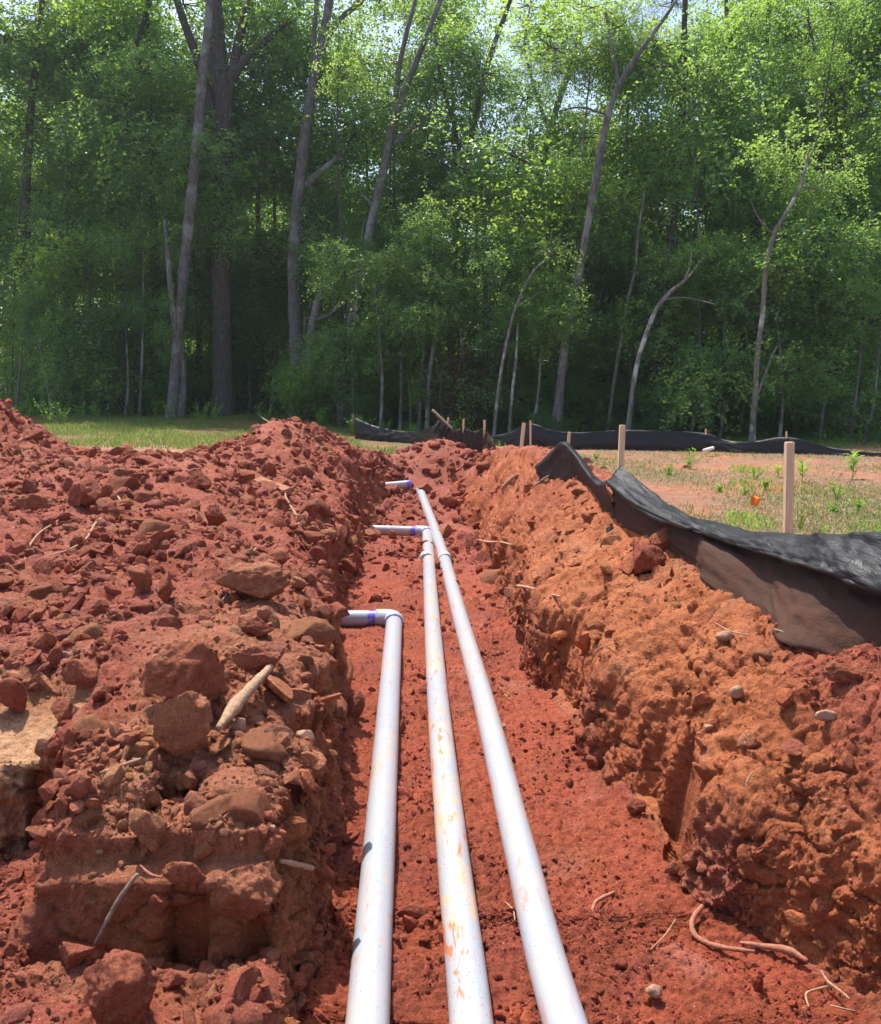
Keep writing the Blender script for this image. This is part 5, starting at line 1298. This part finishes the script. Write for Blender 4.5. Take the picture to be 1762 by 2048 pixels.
# far woods that read as one mass
def instancer(name, P_, S_, protos, label, seed):
    pc = bpy.data.collections.new(name + '_pieces')
    for q, m in enumerate(protos):
        po = bpy.data.objects.new('foliage_piece', m); pc.objects.link(po)
    r_ = np.random.default_rng(seed)
    me = bpy.data.meshes.new(name); me.from_pydata([tuple(p) for p in P_], [], [])
    a = me.attributes.new('siz', 'FLOAT', 'POINT'); a.data.foreach_set('value', np.asarray(S_, dtype=np.float32))
    a = me.attributes.new('rot', 'FLOAT_VECTOR', 'POINT'); a.data.foreach_set('vector', (r_.uniform(-.4, .4, (len(P_), 3)) * np.array([1, 1, 8])).astype(np.float32).ravel())
    o = link(name, me)
    ng = bpy.data.node_groups.new(name, 'GeometryNodeTree')
    ng.interface.new_socket('Geometry', in_out='INPUT', socket_type='NodeSocketGeometry'); ng.interface.new_socket('Geometry', in_out='OUTPUT', socket_type='NodeSocketGeometry')
    N = ng.nodes; gi = N.new('NodeGroupInput'); go = N.new('NodeGroupOutput'); ip_ = N.new('GeometryNodeInstanceOnPoints')
    ci = N.new('GeometryNodeCollectionInfo'); ci.inputs['Collection'].default_value = pc; ci.inputs['Separate Children'].default_value = True; ci.inputs['Reset Children'].default_value = True
    a1 = N.new('GeometryNodeInputNamedAttribute'); a1.data_type = 'FLOAT'; a1.inputs['Name'].default_value = 'siz'
    a2 = N.new('GeometryNodeInputNamedAttribute'); a2.data_type = 'FLOAT_VECTOR'; a2.inputs['Name'].default_value = 'rot'
    ng.links.new(gi.outputs[0], ip_.inputs['Points']); ng.links.new(ci.outputs[0], ip_.inputs['Instance']); ip_.inputs['Pick Instance'].default_value = True
    rv = N.new('FunctionNodeRandomValue'); rv.data_type = 'INT'
    for s_ in rv.inputs:
        if s_.enabled and s_.name == 'Max': s_.default_value = len(protos) - 1
        if s_.enabled and s_.name == 'Min': s_.default_value = 0
    ng.links.new([s_ for s_ in rv.outputs if s_.enabled][0], ip_.inputs['Instance Index'])
    ng.links.new(a1.outputs[0], ip_.inputs['Scale'])
    e2r = N.new('FunctionNodeEulerToRotation'); ng.links.new(a2.outputs[0], e2r.inputs[0]); ng.links.new(e2r.outputs[0], ip_.inputs['Rotation'])
    ng.links.new(ip_.outputs[0], go.inputs[0])
    md = o.modifiers.new('scatter', 'NODES'); md.node_group = ng
    tag(o, label, kind='stuff'); return o
r = np.random.default_rng(77)
n = 620
dd = r.uniform(50, 62, n); pxx = r.uniform(-500, 2260, n)
hl = np.array([hlimit(a) for a in pxx])
zz = r.random(n) ** .8 * 13.0 * hl * dd / 56
PW = np.stack([(pxx - CX) / FPX * dd, dd, zz + .6], 1)
instancer('distant_woods', PW, r.uniform(1.0, 2.0, n), CL[:3] + CB + CB, 'dense green depth of the woods far behind the trunks', 9)
# leaf litter and low ground cover between the trunks
n = 620
dd = r.uniform(21, 40, n); pxx = r.uniform(-400, 2160, n)
dd = np.where(pxx < 650, np.maximum(dd, 29), dd); dd = np.where((pxx >= 650) & (pxx < 1000), np.maximum(dd, 25), dd)
xx = (pxx - CX) / FPX * dd
zz = base_height(xx, dd) + r.uniform(0, .5, n)
instancer('undergrowth', np.stack([xx, dd, zz], 1), r.uniform(.2, .5, n), CD + CL[:1], 'low dark ground cover under the trees', 10)

# ------------------------------------------------------------------ grass, straw, weeds
def blades(name, label, px_, py_, hgt, wid, mat, seed, lean=.5, zoff=0.0):
    r = np.random.default_rng(seed); n = len(px_)
    z_ = base_height(px_, py_) - .01 + zoff
    a = r.uniform(0, 6.283, n); w = wid * r.uniform(.6, 1.4, n) / 2; h = hgt * r.uniform(.5, 1.3, n)
    bx = np.cos(a) * w; by = np.sin(a) * w
    la = r.uniform(0, 6.283, n); lx = np.cos(la) * h * lean * r.random(n); ly = np.sin(la) * h * lean * r.random(n)
    p0 = np.stack([px_ - bx, py_ - by, z_], 1); p1 = np.stack([px_ + bx, py_ + by, z_], 1)
    p2 = np.stack([px_ + lx * .4 + bx * .7, py_ + ly * .4 + by * .7, z_ + h * .6], 1); p3 = np.stack([px_ + lx * .4 - bx * .7, py_ + ly * .4 - by * .7, z_ + h * .6], 1)
    p4 = np.stack([px_ + lx, py_ + ly, z_ + h * (1 - .35 * lean)], 1)
    Vv = np.stack([p0, p1, p2, p3, p4], 1).reshape(-1, 3)
    i = np.arange(n)[:, None] * 5
    me = mesh_np(name, Vv, [i + np.array([[0, 1, 2, 3]]), i + np.array([[3, 2, 4]])], False, mats=[M[mat]])
    o = link(name, me); tag(o, label, kind='stuff'); return o
r = np.random.default_rng(8)
def patch(n, xf_, y0, y1, seed, thresh, fr=.9, power=1.0):
    r = np.random.default_rng(seed)
    yy = y0 + (y1 - y0) * r.random(n) ** power
    lo, hi = xf_; xx = (lo(yy) + (hi(yy) - lo(yy)) * r.random(n))
    m = gnoise(np.stack([xx * fr, yy * fr * .7, np.full(n, seed * 1.3)], 1)) + r.normal(0, .12, n) > thresh
    return xx[m], yy[m]
gx, gy = patch(45000, (lambda a: -.62 * a, lambda a: .0 * a - .2), 15.0, 29, 81, -.18, .55)
blades('grass', 'green grass strip between the spoil and the woods on the left', gx, gy, .10, .016, 'grass', 82)
gx, gy = patch(26000, (lambda a: .02 * a, lambda a: .60 * a), 17.5, 27, 83, -.3)
blades('grass', 'rough grass behind the long far fence on the right', gx, gy, .14, .014, 'grass', 84)
fx = lambda a: np.interp(a, [3, 6, 9, 14, 20], [1.9, 1.9, 1.7, 1.2, 1.0])
gx, gy = patch(30000, (fx, lambda a: .60 * a), 4.5, 17, 85, .22, .6)
blades('weedy_grass', 'thin green grass scattered on the bare lot at the right', gx, gy, .07, .008, 'grass', 86, .8)
gx, gy = patch(45000, (fx, lambda a: .60 * a), 4.5, 17, 87, -.05, .7)
blades('straw', 'dry straw litter on the bare lot at the right', gx, gy, .055, .010, 'straw', 88, 2.4)
gx, gy = patch(9000, (lambda a: .33 * a, lambda a: .60 * a), 5.5, 13, 95, .2, .9)
blades('weedy_grass', 'bright green weedy patches near the right edge of the lot', gx, gy, .10, .012, 'weed', 96, .9)
gx, gy = patch(5000, (lambda a: -.3 * a, lambda a: .05 * a), 12.5, 18, 89, 0)
blades('straw', 'dry litter on the orange track behind the spoil', gx, gy, .04, .01, 'straw', 90, 2.4)

def weed(px, py, d, hgt_px, label, nl, seed, wid=.022, llen=.08, group=None, style='bush'):
    rs = np.random.default_rng(seed)
    p = at(px, py, d); gz_ = ground_z(p.x, d)
    H = hgt_px * d / FPX
    t_ = empty('weed_plant', (p.x, d, gz_)); tag(t_, label, 'weed', group)
    if style == 'bush':
        ns = 7; specs = []; pos = []; dr = []
        for q in range(ns):
            tip = np.array([rs.normal(0, .35) * H, rs.normal(0, .35) * H, H * rs.uniform(.6, 1.0)])
            specs.append(([(0, 0, -.02), tip * .5 + rs.normal(0, .03, 3) * H, tip], [.004, .002]))
            for f in np.linspace(.25, 1, nl):
                pos.append(tip * f); dr.append(unit(rs.normal(0, 1, 3) + np.array([0, 0, .5])))
        tv, tf = join_tubes(specs, 4); link('stem', mesh_np('stem', tv, tf, True, mats=[M['weed']]), None, t_)
        pos = np.array(pos); dr = np.array(dr)
        vv, ff = leaf_quads(pos, dr, unit(rs.normal(0, .4, pos.shape) + np.array([0, 0, 1])), llen * rs.uniform(.6, 1.2, len(pos)), np.full(len(pos), wid / 2))
        link('foliage', mesh_np('foliage', vv, ff, False, mats=[M['weed']]), None, t_)
    else:
        tube('stem', [(0, 0, -.02), (.01, 0, H * .5), (0, .01, H)], [.006, .003], 'weed', t_, 6)
        # whorls of broad leaves, each leaf a part
        n = 9; u_ = np.linspace(0, 1, n)
        wv = np.sin(u_ * math.pi) ** .7
        Vl = []
        for i in range(n):
            for s_ in (-1, 0, 1):
                Vl.append((s_ * wv[i] * .17, u_[i], .30 * math.sin(u_[i] * 2.2) - .12 * u_[i] ** 2 + abs(s_) * .05))
        id_ = np.arange(n * 3).reshape(n, 3)
        lm = mesh_np('leaf', np.array(Vl), np.stack([id_[:-1, :-1], id_[:-1, 1:], id_[1:, 1:], id_[1:, :-1]], 2).reshape(-1, 4), True, mats=[M['weed']])
        for q in range(nl):
            o = link('leaf', lm, None, t_); f = .30 + .70 * q / nl
            o.location = (0, 0, H * f); o.rotation_euler = (rs.uniform(.1, .6), 0, q * 2.4); s = llen * rs.uniform(.8, 1.15) * (1.15 - .4 * f); o.scale = (s, s, s)
    return t_
weed(1378, 922, 12.5, 42, 'bushy bright green seedling in front of the long far fence', 9, 1, .02, .06)
weed(1336, 942, 11.5, 22, 'low yellowish green tuft left of the straw patch', 8, 2, .02, .05)
weed(1508, 950, 11.0, 30, 'dark green bushy weed in the middle of the bare lot', 10, 3, .018, .05)
weed(1530, 975, 9.8, 24, 'spreading low weed below the dark green bushy one', 8, 4, .02, .05)
weed(1604, 945, 10.5, 40, 'broad-leaved weed just right of the nearest stake', 9, 5, style='broad', llen=.17)
weed(1706, 930, 11.0, 50, 'tallest broad-leaved weed near the right edge', 14, 6, style='broad', llen=.17)
weed(1556, 940, 11.2, 24, 'small broad-leaved weed just left of the nearest stake', 7, 7, style='broad', llen=.12)
weed(1676, 985, 8.8, 38, 'bright yellow-green feathery weed at the right of the lot', 12, 8, .012, .05)
weed(1720, 1010, 8.0, 22, 'small yellow-green seedling right of the feathery weed', 6, 9, .02, .05)
weed(1668, 1020, 7.8, 20, 'small pale green seedling below the feathery weed', 6, 10, .02, .05)
weed(1440, 965, 9.5, 16, 'tiny green seedling at the middle left of the lot', 6, 11, .02, .05)
weed(1490, 985, 9.2, 16, 'tiny bright seedling above the orange flag', 6, 12, .02, .05)
weed(1192, 888, 14.5, 14, 'tiny grey-green seedling against the far fence', 6, 13, .02, .05)
weed(1600, 1030, 6.8, 60, 'thin wispy weed right beside the nearest stake', 5, 14, .008, .04)
for q in range(26):
    px = rs.uniform(20, 700) if q < 15 else rs.uniform(700, 1000); d = rs.uniform(22, 25.5) if q < 15 else rs.uniform(20.5, 22)
    weed(px, 850, d, rs.uniform(25, 60), 'leafy weed growing along the grass in front of the woods', 10, 100 + q, .035, .10, 'weeds at the foot of the woods')

# ------------------------------------------------------------------ added volume: lifts forest shadows, stands in for lens glare
hz = bpy.data.meshes.new('glare_veil')
x0, x1, y0, y1, z0, z1 = -760, 760, -60, 760, -6.0, 42.0
hz.from_pydata([(x0, y0, z0), (x1, y0, z0), (x1, y1, z0), (x0, y1, z0), (x0, y0, z1), (x1, y0, z1), (x1, y1, z1), (x0, y1, z1)], [],
               [(0, 3, 2, 1), (4, 5, 6, 7), (0, 1, 5, 4), (1, 2, 6, 5), (2, 3, 7, 6), (3, 0, 4, 7)])
km = bpy.data.materials.new('glare_veil_volume'); km.use_nodes = True; km.node_tree.nodes.clear()
ko = km.node_tree.nodes.new('ShaderNodeOutputMaterial'); kv = km.node_tree.nodes.new('ShaderNodeVolumePrincipled')
kv.inputs['Color'].default_value = (0.86, 0.93, 1.0, 1); kv.inputs['Density'].default_value = GLARE_VEIL; kv.inputs['Anisotropy'].default_value = 0.35
km.node_tree.links.new(kv.outputs[0], ko.inputs['Volume'])
o = link('glare_veil', hz, km); tag(o, 'added thin milky volume standing in for lens glare over the woods', kind='stuff')

by_place('leafy weed at the foot of the woods', 'weeds at the foot of the woods')
